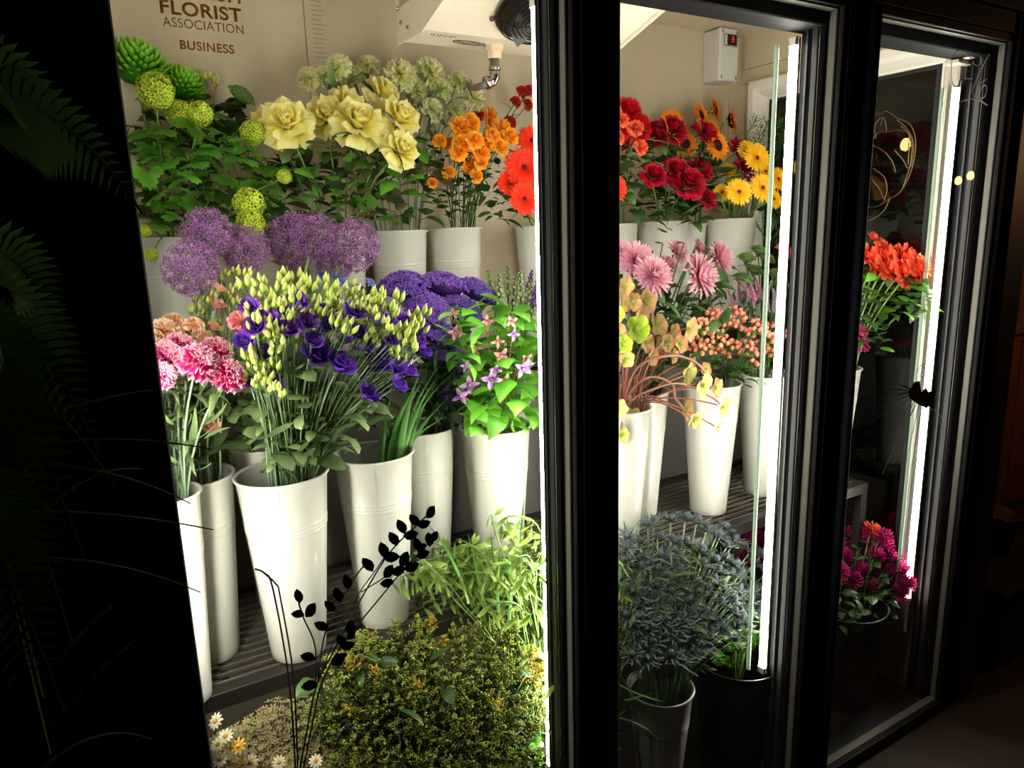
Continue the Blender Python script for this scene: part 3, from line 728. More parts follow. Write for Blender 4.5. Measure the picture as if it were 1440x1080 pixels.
# ------------------------------------------------------------------ buckets
def bucket_mesh(rt, rb, h, fl=.004, seam=True):
    mb = MB(); n = 40
    def rr(z): return rb+(rt-rb)*z/h
    pr = [(0, .004), (rb-.006, .004), (rb-.003, 0), (rb, .003)]
    pr += [(rr(.02), .02)]
    for z in (.715, .735, .755):
        q = z*h; pr += ([(rr(q-.006), q-.006)] if z < .72 else [])+[(rr(q-.0025), q-.0025), (rr(q)+.0012, q), (rr(q+.0025), q+.0025)]+([(rr(q+.006), q+.006)] if z > .75 else [])
    pr += [(rt-.001, h-.006), (rt+fl, h-.003), (rt+fl+.001, h), (rt+.001, h+.002), (rt-.003, h-.002)]
    lathe(mb, pr, n)
    pin = [(rt-.003, h-.002), (rr(.7*h)-.003, .7*h), (rr(.3*h)-.003, .3*h)]
    lathe(mb, pin, n, 1)
    mb.add([(rr(.3*h)*math.cos(k*.3927)*.97, rr(.3*h)*math.sin(k*.3927)*.97, .3*h) for k in range(16)], [tuple(range(16))], mi=2)
    return mb
m_water = plain('bucket_water', '#2c3328', .08)
BUCK = {}
def bucket(key, x, y, z, label, rt=.089, rb=.056, h=.375, dark=False, rot=0):
    mats = [m_dkbucket, m_dkbucket, m_water] if dark else [m_bucket, m_bucketin, m_water]
    t = thing('flower_bucket', label, 'bucket', (x, y, z), None)
    bucket_mesh(rt, rb, h).build('vessel', mats, t)
    if not dark:
        s = MB()
        V = [((rb+(rt-rb)*q+.0006)*math.cos(a), (rb+(rt-rb)*q+.0006)*math.sin(a), h*q) for q in (.02, .97) for a in (-1.9+rot, -1.885+rot)]
        s.add(V, [(0, 1, 3, 2)]); s.build('seam', plain('enamel_seam', '#cfcdc4', .3), t, False)
    BUCK[key] = (Vector((x, y, z)), rt, rb, h)
Zs, Zt = .76, 1.27
bucket('A', -.440, .318, Zs, 'tall white bucket of purple lisianthus, front of the low rack', .093, .058, 0.412)
bucket('B', -.232, .338, Zs, 'tall white bucket with green blades, right of the lisianthus bucket', .088, .056, 0.412)
bucket('B2', -.055, .475, Zs, 'white bucket half hidden behind the green-bladed bucket', .085, .054, 0.412)
bucket('C', .100, .365, Zs, 'white bucket of clematis beside the thick middle post', .088, .056, 0.415)
bucket('D', -.606, .41, Zs, 'white bucket of peach lisianthus behind the pink carnations', .084, .056, 0.412)
bucket('E', -.674, .268, Zs, 'white bucket of pink carnations against the near frame', .070, .046, .43)
bucket('K', -.420, .575, Zs, 'white bucket of purple alliums, hidden behind the lisianthus', .086, .056, 0.412)
bucket('L', .25, .60, Zs, 'white bucket of green veronica spikes behind the clematis', .086, .056, 0.412)
bucket('G', .475, .335, Zs, 'white bucket of hellebores beside the thick middle post', .086, .054, 0.412)
bucket('F', .655, .46, Zs, 'white bucket of pink chrysanthemums behind the hellebores', .087, .054, 0.412)
bucket('H', .880, .385, Zs, 'tall white bucket under the drooping hellebores and coral berries', .088, .056, .418, rot=.3)
bucket('J', 1.145, .40, Zs, 'white bucket nearest the bright strip, under the pink spikes', .088, .056, 0.412)
bucket('N', 1.395, .33, Zs, 'white bucket of coral roses behind the farthest door', .086, .056, 0.412)
bucket('t0', -.545, .83, Zt, 'white bucket of green snowball branches on the raised rack', .092, .058, .39)
bucket('t1', -.13, .83, Zt, 'white bucket of yellow roses, behind the alliums', .085, .055, .395)
bucket('t2', .055, .83, Zt, 'white bucket of pale carnations, on the raised rack', .085, .055, .392)
bucket('t3', .237, .83, Zt, 'white bucket of orange spray roses, on the raised rack', .085, .055, .396)
bucket('t4', .545, .82, Zt, 'white bucket of red gerberas, cut by the thick middle post', .085, .055, .396)
bucket('t5', .84, .82, Zt, 'white bucket of scarlet carnations, mostly behind the thick middle post', .085, .055, .396)
bucket('t6', 1.03, .785, Zt, 'white bucket of dark red roses on the raised rack', .092, .058, .40)
bucket('t8', 1.205, .86, Zt, 'white bucket of sunflowers behind the dark red roses', .085, .055, .39)
bucket('t7', 1.385, .80, Zt, 'white bucket of yellow gerberas in the back corner', .098, .062, .405)
bucket('e', .50, .18, ZF, 'tall white bucket of grey sea holly on the floor', .09, .056, .37)
bucket('g', -.17, .13, ZF, 'black bucket of goldenrod on the cabinet floor', .10, .08, .36, True)
bucket('o', .13, .175, ZF, 'black bucket of sea oats on the cabinet floor', .075, .06, .40, True)
bucket('w', -.50, .13, ZF, 'black bucket of cream waxflower on the cabinet floor', .10, .08, .36, True)
bucket('y', .83, .20, ZF, 'big black bucket beside the sea holly', .13, .10, .34, True)
bucket('m', 1.345, .19, ZF, 'big black bucket of magenta chrysanthemums', .13, .10, .36, True)

# ------------------------------------------------------------------ stems, leaves, bouquets
ORD = ['leftmost', 'second from the left', 'third from the left', 'fourth from the left', 'fifth from the left', 'sixth from the left', 'seventh from the left', 'eighth from the left', 'ninth from the left', 'tenth from the left', 'eleventh from the left', 'twelfth from the left', 'thirteenth from the left', 'fourteenth from the left']
ROWS = ['top row', 'second row', 'third row', 'fourth row', 'fifth row', 'sixth row', 'seventh row', 'eighth row', 'ninth row']
def dirmat(p, d, s, axis='Z', spin=None):
    q = Vector(d).to_track_quat(axis, 'Y' if axis == 'Z' else 'Z').to_matrix().to_4x4()
    m = Matrix.Translation(p) @ q
    m = m @ Matrix.Rotation(U(0, 6.28) if spin is None else spin, 4, axis)
    return m @ Matrix.Scale(s, 4)
def leaf(root, kind, p, d, s):
    me = R.choice(LEAF[kind]); o = bpy.data.objects.new('leaf', me); COL.objects.link(o); o.parent = root
    d = Vector(d).normalized()
    if p[1]+d.y*s < .03: d.y = abs(d.y)*.3+.05
    if p[1] < .12 and p[0]+d.x*s > .03 and p[0] < .1: d.x = -abs(d.x)
    if p[1] < .12 and p[0]+d.x*s < .2 and p[0] > .12: d.x = abs(d.x)
    if p[0]+d.x*s > 1.55: d.x = -abs(d.x)
    if p[1]+d.y*s > .93: d.y = -abs(d.y)
    o.matrix_local = dirmat(Vector(p)-root.location, d, s, 'X', U(-.6, .6)); return o
def qbez(a, c, b, t): return a*(1-t)**2+c*2*t*(1-t)+b*t*t
KIND = {}
def kind(key, name, cat, me, stem=m_stem, sr=.0022, f=.6, g=.6, o=.5, part='bloom', att=.4, spin=None, hang=None):
    KIND[key] = dict(name=name, cat=cat, me=me, stem=stem, sr=sr, f=f, g=g, o=o, part=part, att=att, spin=spin)
HP = {}
def flower(kd, bk, px, py, Y, rp, label, group=None, leaves=None, n=None, var=None, spin=None):
    K = KIND[kd]; bl, rt, rb, h = BUCK[bk]
    pos = atY(px, py, Y); r = rp*depth(pos)/F
    while (pos.x+r*.9 > 1.56 or pos.y+r*.8 > .94) and Y > .08:
        Y -= .015; pos = atY(px, py, Y); r = rp*depth(pos)/F
    out = Vector((pos.x-bl.x, pos.y-bl.y, 0)); 
    if out.length > 1e-4: out = out*min(1, .12/out.length)/.12
    if n is None: n = out*K['o']+Vector((0, -1, 0))*K['f']+Vector((0, 0, 1))*K['g']+Vector((U(-.18, .18), U(-.18, .18), U(-.12, .12)))
    n = Vector(n).normalized()
    off = Vector((pos.x-bl.x, pos.y-bl.y, 0))*.45+Vector((U(-.02, .02), U(-.02, .02), 0))
    if off.length > rt-.02: off *= (rt-.02)/off.length
    rim = bl+off+Vector((0, 0, h)); base = bl-off*.35+Vector((0, 0, .31*h))
    root = thing(K['name'], label, K['cat'], base, group)
    b = ob(K['part'], R.choice(K['me']) if var is None else K['me'][var], root)
    b.matrix_local = dirmat(pos-base, n, r, 'Z', K['spin'] if spin is None else spin); HP[root.name] = pos
    a = pos-n*r*K['att']; d = (a-rim)
    c = rim+Vector((d.x*.3, d.y*.3, max(.03, d.z*.6)))-n*min(.02, d.length*.1)
    path = [qbez(a, c, rim, t) for t in (0, .15, .32, .5, .7, .87, 1)]+[base]
    mb = MB(); tube(mb, [p-base for p in path], K['sr'], 5, 0, 1, 0); mb.build('stem', K['stem'], root)
    if leaves:
        for (lk, num, s0, s1, t0, t1) in leaves:
            for i in range(num):
                t = U(t0, t1); p = qbez(a, c, rim, t); az = U(0, 6.28)
                leaf(root, lk, p, Vector((math.cos(az), math.sin(az)-.25, U(-.1, .8))), U(s0, s1))
    return root
def bunch(kd, bk, Y, pts, label, group=None, leaves=None, where='', var=None):
    """pts (px, py, radius px[, Y]); up to 14 told apart by their order from the left"""
    out = []
    pts = [tuple(p) for p in pts]
    order = {id(p): i for i, p in enumerate(sorted(pts, key=lambda q: q[0]))}
    for p in pts:
        yy = p[3] if len(p) > 3 else (U(*Y) if isinstance(Y, tuple) else Y)
        lb = label
        if 1 < len(pts) <= 14:
            k = order[id(p)]; lb = label+', '+('rightmost' if k == len(pts)-1 else ORD[k])
        elif 14 < len(pts) <= 50:
            q = sorted(pts, key=lambda a: a[1]); i = [id(a) for a in q].index(id(p)); nr = 7 if len(pts) < 36 else 9
            row = sorted(q[i//nr*nr:i//nr*nr+nr], key=lambda a: a[0]); lb = label+', '+ROWS[i//nr]+', '+ORD[[id(a) for a in row].index(id(p))]
        out.append(flower(kd, bk, p[0], p[1], yy, p[2], lb, group if len(pts) > 1 else None, leaves, None, var))
    return out
def foliage(roots, lk, n, poly, Y, s, up=(-.5, .6), front=.7):
    """more leaves of the same stems, filling the bunch"""
    for (px, py) in scatter(n, poly):
        yy = U(*Y); p = atY(px, py, yy)
        while (p.x > 1.53 or p.y > .89) and yy > .1: yy -= .02; p = atY(px, py, yy)
        rt = min(roots, key=lambda r: (HP[r.name]-p).length_squared+U(0, .003))
        az = U(0, 6.28)
        leaf(rt, lk if isinstance(lk, str) else R.choice(lk), p, Vector((math.cos(az), math.sin(az)-front, U(*up))), U(*s))
def inside(p, poly):
    c = False; n = len(poly)
    for i in range(n):
        (x1, y1), (x2, y2) = poly[i], poly[i-1]
        if (y1 > p[1]) != (y2 > p[1]) and p[0] < (x2-x1)*(p[1]-y1)/(y2-y1)+x1: c = not c
    return c
def scatter(n, poly, cand=7):
    xs = [p[0] for p in poly]; ys = [p[1] for p in poly]; out = []
    def one():
        while True:
            q = (U(min(xs), max(xs)), U(min(ys), max(ys)))
            if inside(q, poly): return q
    for _ in range(n):
        best = None; bd = -1
        for _ in range(cand):
            q = one(); d = min([(q[0]-o[0])**2+(q[1]-o[1])**2 for o in out] or [1e9])
            if d > bd: bd = d; best = q
        out.append(best)
    return out

pk = meshes
kind('viburnum', 'snowball_branch', 'flower', pk('bloom', h_snowball, [P('vib', (0, '#6c8414'), (.5, '#b4cc30'), (1, '#e8f468'), trans=.25), m_leaf], 2), f=.5, g=.6)
kind('greenmum', 'chrysanthemum', 'flower', pk('bloom', h_mum, [P('gmum', (0, '#2f7a12'), (.6, '#5fae1e'), (1, '#a6dc4a'), trans=.3), m_leaf], 1, n=170, W=.13, dome=True), f=.1, g=1, sr=.003)
kind('yrose', 'rose', 'rose', pk('bloom', h_rose, [P('yrose', (0, '#f0e45c'), (.6, '#fff48e'), (1, '#fff8b4'), trans=.4, var=.03)], 3), f=.75, g=.55, sr=.003)
kind('rrose', 'rose', 'rose', pk('bloom', h_rose, [P('rrose', (0, '#4a0010'), (.6, '#a00422'), (1, '#c40c30'), trans=.25, var=.12)], 3, openf=.7), f=.5, g=.7, sr=.003)
kind('crose', 'rose', 'rose', pk('bloom', h_rose, [P('crose', (0, '#e0301c'), (.6, '#ff5a3c'), (1, '#ff8a62'), trans=.35, var=.08)], 2), f=.7, g=.5, sr=.003)
kind('orose', 'spray_rose', 'rose', pk('bloom', h_rose, [P('orose', (0, '#f07c04'), (.6, '#ffa51c'), (1, '#ffbe3e'), trans=.35, var=.07)], 2, openf=.8), f=.7, g=.5, sr=.0014, stem=m_stemd)
kind('korose', 'spray_rose', 'rose', pk('bloom', h_rose, [P('korose', (0, '#e8401a'), (1, '#ff8058'), trans=.35)], 1, openf=.9), f=.7, g=.5, sr=.0014, stem=m_stemd)
kind('redspray', 'spray_carnation', 'carnation', pk('bloom', h_carnation, [P('rspr', (0, '#a81c10'), (1, '#e8472e'), trans=.3), m_leafd], 1), f=.6, g=.5, sr=.0014, stem=m_stemd)
kind('pcarn', 'carnation', 'carnation', pk('bloom', h_carnation, [P('pcarn', (0, '#c0c870'), (.6, '#f0f4ac'), (1, '#fffed8'), trans=.4, var=.05), m_stemg], 2), f=.55, g=.65, stem=m_stemg)
kind('rcarn', 'carnation', 'carnation', pk('bloom', h_carnation, [P('rcarn', (0, '#a80010'), (.7, '#e0081c'), (1, '#f02430'), trans=.3), m_stemg], 2), f=.55, g=.6, stem=m_stemg)
kind('kcarn', 'carnation', 'carnation', pk('bloom', h_carnation, [P('kcarn', (0, '#e02080'), (.78, '#e63c94'), (.92, '#f29abc'), (1, '#fad4dc'), trans=.35, var=.08), m_leafb], 2), f=.5, g=.75, stem=m_stemg)
kind('peachcarn', 'carnation', 'carnation', pk('bloom', h_carnation, [P('peach', (0, '#f49a80'), (.7, '#fbc29a'), (1, '#fde2c4'), trans=.35, var=.08), m_leafb], 1), f=.4, g=.9, stem=m_stemg)
kind('pinkcarn', 'carnation', 'carnation', pk('bloom', h_carnation, [P('pcarn2', (0, '#f0607c'), (.7, '#f78c98'), (1, '#fdc8c4'), trans=.35), m_leafb], 1), f=.4, g=.9, stem=m_stemg)
kind('gerbr', 'gerbera', 'flower', pk('bloom', h_daisyform, [P('gerbr', (0, '#d81c08'), (.5, '#f8300e'), (1, '#ff4c28'), trans=.25, var=.15), P('gc', (0, '#3a0a08'), (1, '#7a1a10')), m_leaf], 2, n1=24, rows=3, W=.19, disc=.2), f=.9, g=.3, o=.3, sr=.0035)
kind('gerby', 'gerbera', 'flower', pk('bloom', h_daisyform, [P('gerby', (0, '#f5a400'), (.5, '#ffc61a'), (1, '#ffd63c'), trans=.3, var=.06), P('gcy', (0, '#2a1408'), (1, '#6a3a10')), m_leaf], 2, n1=24, rows=3, W=.19, disc=.2), f=.8, g=.35, o=.4, sr=.0035)
kind('sun', 'sunflower', 'flower', pk('bloom', h_daisyform, [P('sun', (0, '#f06a00'), (.4, '#ff9410'), (1, '#ffae2a'), trans=.3, var=.08), P('sunc', (0, '#1c0c08'), (1, '#3a1c10')), m_leaf], 2, n1=17, rows=2, W=.3, disc=.42, prof='point', short=0), f=.7, g=.3, o=.5, sr=.004)
kind('allium', 'allium', 'flower', pk('bloom', h_allium, [P('all', (0, '#5a2a62'), (.55, '#8c4c92'), (1, '#dcacdc'), trans=.25, var=.12), P('allr', (0, '#8a8a5c'), (1, '#7a5c7c'))], 2), f=.5, g=.6, sr=.004, att=.1)
kind('lisi', 'lisianthus', 'flower', pk('bloom', h_lisi, [P('lisi', (0, '#30105c'), (.5, '#552298'), (1, '#7c44bc'), trans=.25, var=.15, hue=.012), m_leafg], 3), f=.45, g=.75, sr=.0018, stem=m_stemg)
kind('lisipeach', 'lisianthus', 'flower', pk('bloom', h_lisi, [P('lisip', (0, '#f09a86'), (1, '#f8c4ae'), trans=.35), m_leafg], 2), f=.45, g=.75, sr=.0018, stem=m_stemg)
kind('bud', 'lisianthus_bud', 'flower bud', pk('bud', h_budspray, [P('bud', (0, '#9cc044'), (.4, '#cfdd66'), (1, '#e9ec98'), trans=.2, var=.1), m_leafg], 4), f=.12, g=1, o=.35, sr=.0010, part='bud', att=1.2, stem=m_stemd2)
kind('budl', 'lisianthus_bud', 'flower bud', pk('bud', h_bud, [P('budl', (0, '#a8b07c'), (.4, '#d4b4d8'), (1, '#e6c8e6'), trans=.25), m_leafg], 2), f=.3, g=.8, sr=.0014, part='bud', att=.8, stem=m_stemg)
kind('trach', 'trachelium', 'flower', pk('bloom', h_trach, [P('trach', (0, '#2e1658'), (.5, '#5c38a0'), (1, '#a884e4'), trans=.15, var=.25, hue=.02), P('tr2', (0, '#8a4cb4'), (1, '#d0a8f4')), m_stemd], 2), f=.35, g=.9, sr=.002, stem=m_stemd)
kind('clem', 'clematis', 'flower', pk('bloom', h_clem, [P('clem', (0, '#8a5aa8'), (.5, '#a878bc'), (1, '#d4a4cc'), trans=.3), P('clc', (0, '#c89a6a'), (1, '#e8c8a0'))], 2), f=.8, g=-.2, sr=.0012, stem=m_stemr)
kind('clempink', 'clematis', 'flower', pk('bloom', h_clem, [P('clem3', (0, '#b06a6c'), (.5, '#cc8c84'), (1, '#dcaa98'), trans=.3), P('clc', (0, '#c89a6a'), (1, '#e8c8a0'))], 2), f=.8, g=-.2, sr=.0012, stem=m_stemr)
kind('pmum', 'chrysanthemum', 'flower', pk('bloom', h_mum, [P('pmum', (0, '#d88a98'), (.4, '#e99ab6'), (1, '#f7c6d6'), trans=.35, var=.06), m_leafd], 3, n=150, W=.165), f=.8, g=.5, o=.35, sr=.003, stem=m_stemd)
kind('mumbud', 'chrysanthemum_bud', 'flower bud', pk('bud', leafmb, m_leafd, 3, prof='oblong', W=.4), f=.1, g=1, sr=.002, stem=m_stemd, part='bud', att=0)
kind('hellg', 'hellebore', 'flower', pk('bloom', h_helle, [P('hellg', (0, '#8ac020'), (.6, '#b9da3c'), (1, '#cfe458'), trans=.35, var=.1), P('helc', (0, '#c8c060'), (1, '#e8dc90'))], 2), f=1, g=.1, o=.2, stem=m_stemr)
kind('hellp', 'hellebore', 'flower', pk('bloom', h_helle, [P('hellp', (0, '#9cac40'), (.5, '#c4a464'), (1, '#cc8a70'), trans=.35, var=.14), P('helc', (0, '#c8c060'), (1, '#e8dc90'))], 3), f=1, g=.1, o=.2, stem=m_stemr)
kind('helly', 'hellebore', 'flower', pk('bloom', h_helle, [P('helly', (0, '#b8c84c'), (.5, '#dcdc7a'), (1, '#e2c890'), trans=.35, var=.1), P('helc', (0, '#c8c060'), (1, '#e8dc90'))], 2), f=1, g=-.1, o=.2, stem=m_stemr)
kind('hyper', 'hypericum', 'berry sprig', pk('berries', h_hyper, [P('berry', (0, '#c86a4c'), (.5, '#ee8468'), (1, '#f4a088'), rough=.3, trans=0, spec=.5, var=.12), m_leaf], 3), f=.4, g=.8, part='berries', att=.8, stem=m_stemd, sr=.0015)
kind('spikep', 'veronica', 'flower', pk('bloom', h_spike, [P('spikep', (0, '#a03c6c'), (.5, '#c06490'), (1, '#dc9cb8'), trans=.2), m_leafd], 2), f=.0, g=1, o=.3, stem=m_stemd, sr=.0015, att=1)
kind('spikew', 'veronica', 'flower', pk('bloom', h_spike, [P('spikew', (0, '#7c6c7c'), (.5, '#a898a4'), (1, '#dcd4d4'), trans=.2), m_leafd], 2), f=.0, g=1, o=.6, stem=m_stemd, sr=.0015, att=1)
kind('spikeg', 'stock', 'flower', pk('bloom', h_stock, [P('spikeg', (0, '#7c9a50'), (.5, '#9cb070'), (1, '#c4b0b0'), trans=.2), m_leafd], 2), f=.0, g=1, o=.3, stem=m_stemd, att=1)
kind('spikev', 'stock', 'flower', pk('bloom', h_stock, [P('spikev', (0, '#5a2c6c'), (.5, '#7c449c'), (1, '#a484b8'), trans=.2), m_leafd], 1), f=.0, g=1, o=.3, stem=m_stemd, att=1)
kind('eryn', 'sea_holly', 'flower', pk('bloom', h_eryn, [P('eryn', (0, '#22282e'), (1, '#525c66'), trans=0, var=.2), P('erynb', (0, '#2c3834'), (1, '#76827c'), trans=.1)], 3), f=.3, g=.9, stem=m_stemg, att=.2)
kind('solid', 'goldenrod', 'flower', pk('plume', h_solid, [P('solid', (0, '#6c8430'), (.5, '#8c9c38'), (1, '#b8b858'), trans=.1, var=.2, hue=.015), m_leafd], 4), f=.1, g=1, o=.45, part='plume', att=1.4, stem=m_stemd)
kind('solidy', 'goldenrod', 'flower', pk('plume', h_solid, [P('solidy', (0, '#c08c10'), (.5, '#d8a81c'), (1, '#e8bc30'), trans=.1, var=.2), m_leafd], 2), f=.1, g=1, o=.45, part='plume', att=1.4, stem=m_stemd)
kind('pomp', 'chrysanthemum', 'flower', pk('bloom', h_pomp, [P('pomp', (0, '#6a0438'), (.6, '#a80c5c'), (1, '#d43c8c'), trans=.25, var=.12)], 3), f=.4, g=.8, stem=m_stemd)
kind('fluff', 'green_dianthus', 'flower', pk('bloom', h_fluff, [P('fluff', (0, '#4c9a10'), (1, '#9ae040'), trans=.3)], 2), f=.4, g=.8)
kind('cream', 'waxflower', 'flower', pk('bloom', h_cream, [P('cream', (0, '#7c7248'), (.5, '#948860'), (1, '#b0a47c'), trans=.2, var=.15), m_leafg, P('cc', (0, '#c8a048'), (1, '#d8b860'))], 4), f=.2, g=1, stem=m_stemg, sr=.0012)
kind('daisy', 'daisy', 'flower', pk('bloom', h_daisyform, [P('daisy', (0, '#e8dcb0'), (1, '#f4ecd8'), trans=.2), P('dc', (0, '#d89a10'), (1, '#f0c030')), m_leaf], 1, n1=11, rows=1, W=.34, disc=.3, short=0), f=.4, g=.9, sr=.0012)
kind('daisyy', 'daisy', 'flower', pk('bloom', h_daisyform, [P('daisyy', (0, '#e8a020'), (1, '#f4cc60'), trans=.2), P('dc', (0, '#d89a10'), (1, '#f0c030')), m_leaf], 1, n1=9, rows=1, W=.34, disc=.3, short=0), f=.4, g=.9, sr=.0012)
kind('chasm', 'sea_oats', 'grass stem', pk('spikelets', h_chasm, [P('chasm', (0, '#64823a'), (.5, '#8aa648'), (1, '#b8cc74'), trans=.35, var=.15), m_stem], 5), f=.0, g=1, o=0, part='spikelets', att=1, sr=.0012, spin=0)
kind('sprig', 'evergreen_sprig', 'foliage', pk('twig', h_sprig, [P('sprig', (0, '#39592c'), (1, '#6a8c4c'), trans=.15), m_stemd], 2), f=.1, g=1, part='twig', att=1, stem=m_stemd)
kind('sedum', 'sedum', 'flower', pk('bloom', h_trach, [P('sed', (0, '#5c7c3c'), (1, '#88a458'), trans=.1, var=.2), P('sed2', (0, '#5c7c3c'), (1, '#88a458')), m_stemd], 1), f=.5, g=.8, stem=m_stemd)
kind('blue', 'nigella', 'flower', pk('bloom', h_daisyform, [P('blue', (0, '#4c5cb4'), (1, '#8c9cdc'), trans=.2), P('bc', (0, '#3c5a6c'), (1, '#6c8c8c')), m_leafd], 1, n1=8, rows=2, W=.3, disc=.2, short=0), f=.5, g=.7, sr=.0012, stem=m_stemd)
kind('magr', 'rose', 'rose', pk('bloom', h_rose, [P('magr', (0, '#b01060'), (1, '#d83c88'), trans=.3)], 1), f=.6, g=.5)

BACK = 'on the raised rack'
# --- back row, near end: green snowball branches, green chrysanthemums, closed buds
r_ = bunch('viburnum', 't0', (.60, .72), [(219, 127, 27, .66), (281, 160, 19, .66), (356, 187, 19, .68), (350, 286, 24, .60), (352, 314, 21, .57), (400, 248, 11, .64), (204, 325, 9, .62), (213, 358, 10, .60), (252, 160, 20, .76)], 'lime green snowball bloom on a leafy branch', 'green snowball branches')
foliage(r_, 'lobed', 95, [(182, 190), (215, 175), (330, 160), (372, 225), (398, 300), (330, 330), (290, 300), (200, 325)], (.60, .84), (.035, .062))
foliage(r_, 'lobedd', 60, [(180, 150), (300, 130), (400, 200), (430, 300), (300, 315), (195, 300)], (.78, .9), (.04, .065))
foliage(r_, 'lobed', 7, [(425, 235), (470, 240), (480, 300), (440, 320), (425, 280)], (.62, .7), (.02, .04))
bunch('greenmum', 't0', (.80, .86), [(190, 95, 48, .82), (254, 122, 36, .86)], 'big domed bright green chrysanthemum behind the snowball blooms', 'green chrysanthemums', [('palm', 4, .05, .09, .1, .7)])
bunch('bud', 't0', (.84, .9), [(268, 110, 12), (278, 104, 13), (294, 110, 13), (304, 112, 12)], 'thin closed pale bud above the snowball branches', 'thin closed buds', [('lance', 3, .04, .06, .1, .5)])
bunch('sedum', 't0', .84, [(340, 134, 20)], 'dark green leafy head beside the pale buds', None, [('lobedd', 9, .025, .04, .0, .35)])
# yellow roses
yr = bunch('yrose', 't1', (.62, .74), [(403, 174, 33, .66), (459, 164, 27, .70), (503, 174, 34, .64), (487, 146, 23, .74), (538, 134, 25, .74), (560, 167, 29, .68), (563, 211, 25, .60), (376, 170, 21, .76)], 'large pale yellow rose on the raised rack', 'pale yellow roses', [('rose', 3, .05, .08, .1, .6)])
foliage(yr, ['rose', 'roseg', 'rose', 'roseb'], 95, [(395, 215), (460, 195), (600, 190), (612, 250), (585, 305), (430, 315), (400, 270)], (.62, .84), (.045, .08))
foliage(yr, ['rose', 'roseb', 'roseg'], 60, [(400, 215), (590, 205), (610, 310), (440, 318)], (.74, .88), (.05, .085))
# pale carnations
pc = bunch('pcarn', 't2', (.78, .88), [(433, 106, 18), (474, 90, 20), (517, 88, 18), (497, 104, 18), (480, 118, 15), (566, 100, 25), (608, 98, 25), (585, 122, 23), (622, 122, 20), (648, 112, 18), (668, 134, 21), (610, 151, 19), (642, 151, 18), (455, 104, 16)], 'frilly pale green-white carnation behind the yellow roses', 'pale carnations', [('lanceg', 5, .06, .12, .1, .8)])
# orange spray roses
os_ = bunch('orose', 't3', (.62, .78), [(618, 198, 9), (633, 205, 11), (648, 178, 14), (662, 172, 13), (690, 162, 11), (706, 180, 13), (717, 192, 12), (650, 203, 13), (668, 197, 12), (645, 213, 12), (676, 214, 13), (694, 190, 10), (660, 233, 11), (677, 229, 9), (631, 242, 9), (608, 257, 7), (670, 248, 9), (703, 207, 12), (689, 175, 11), (655, 190, 11), (683, 203, 10)], 'small orange spray rose on the raised rack', 'orange spray roses', [('rose', 4, .02, .04, .1, .8)])
foliage(os_, 'rose', 130, [(600, 200), (720, 190), (735, 250), (700, 305), (620, 312), (596, 260)], (.66, .84), (.02, .045))
bunch('redspray', 't3', (.84, .9), [(736, 128, 10), (727, 142, 9), (747, 126, 9), (744, 146, 9), (719, 171, 11), (676, 160, 9)], 'small red spray carnation near the thick middle post', 'red spray carnations', [('lance', 4, .03, .05, .0, .5)])
gr = bunch('gerbr', 't4', (.62, .74), [(737, 236, 31, .64), (737, 280, 26, .60), (748, 198, 24, .7), (717, 258, 20, .66)], 'vivid orange-red gerbera beside the thick middle post', 'orange-red gerberas')
foliage(gr, 'rose', 10, [(700, 270), (750, 290), (750, 310), (690, 310)], (.66, .8), (.03, .06))
# back row in the middle door
rc = bunch('rcarn', 't5', (.66, .8), [(884, 156, 25), (898, 176, 24), (866, 172, 26), (880, 190, 20)], 'bright scarlet carnation at the near side of the middle door', 'scarlet carnations', [('lanceg', 5, .06, .1, .1, .8)])
bunch('korose', 't5', (.56, .62), [(866, 155, 8), (875, 169, 9), (894, 180, 11), (868, 194, 10), (901, 207, 10), (866, 232, 5)], 'small coral spray rose below the scarlet carnations', 'coral spray roses', [('rose', 5, .02, .045, .1, .8)])
bunch('gerbr', 't5', .60, [(862, 263, 24)], 'orange-red gerbera at the near edge of the middle door')
rr = bunch('rrose', 't6', (.60, .76), [(917, 190, 20, .76), (945, 183, 20, .70), (991, 189, 19, .70), (919, 247, 17, .62), (950, 242, 20, .62), (968, 258, 22, .58), (984, 240, 18, .66), (994, 280, 14, .60), (1038, 212, 18, .72), (1048, 238, 16, .66)], 'deep crimson rose on the raised rack', 'deep crimson roses', [('rose', 4, .04, .07, .1, .8)])
foliage(rr, 'rose', 110, [(868, 205), (1000, 205), (1020, 250), (1000, 300), (960, 322), (880, 300), (866, 260)], (.62, .84), (.04, .075))
foliage(rr, 'heartd', 5, [(915, 300), (970, 300), (960, 325), (925, 325)], (.60, .66), (.04, .05))
sn = bunch('sun', 't8', (.70, .86), [(944, 172, 20, .86), (963, 203, 21, .78), (985, 162, 20, .84), (1005, 155, 21, .88), (1028, 170, 26, .82), (1008, 205, 24, .70), (1002, 182, 17, .8)], 'orange sunflower with dark centre among the crimson roses', 'orange sunflowers', [('heartd', 3, .05, .08, .1, .6)])
gy = bunch('gerby', 't7', (.56, .66), [(1064, 222, 23, .62), (1039, 270, 21, .58), (1072, 264, 22, .56), (1015, 271, 14, .66), (1076, 241, 17, .64), (1094, 252, 19, .60), (1110, 233, 15, .60), (1088, 280, 15, .60), (1050, 212, 16, .68), (1025, 240, 12, .76)], 'bright yellow gerbera with dark centre', 'yellow gerberas')
foliage(gy, 'rose', 14, [(1000, 250), (1100, 270), (1100, 330), (1070, 300), (1010, 290)], (.7, .84), (.04, .07))
sp_ = bunch('sprig', 't7', (.68, .76), [(1052, 190, 28), (1070, 195, 30), (1088, 192, 28), (1105, 192, 27), (1062, 205, 25), (1096, 212, 26), (1095, 320, 30), (1085, 300, 28)], 'dark green evergreen sprig behind the yellow gerberas', 'evergreen sprigs')

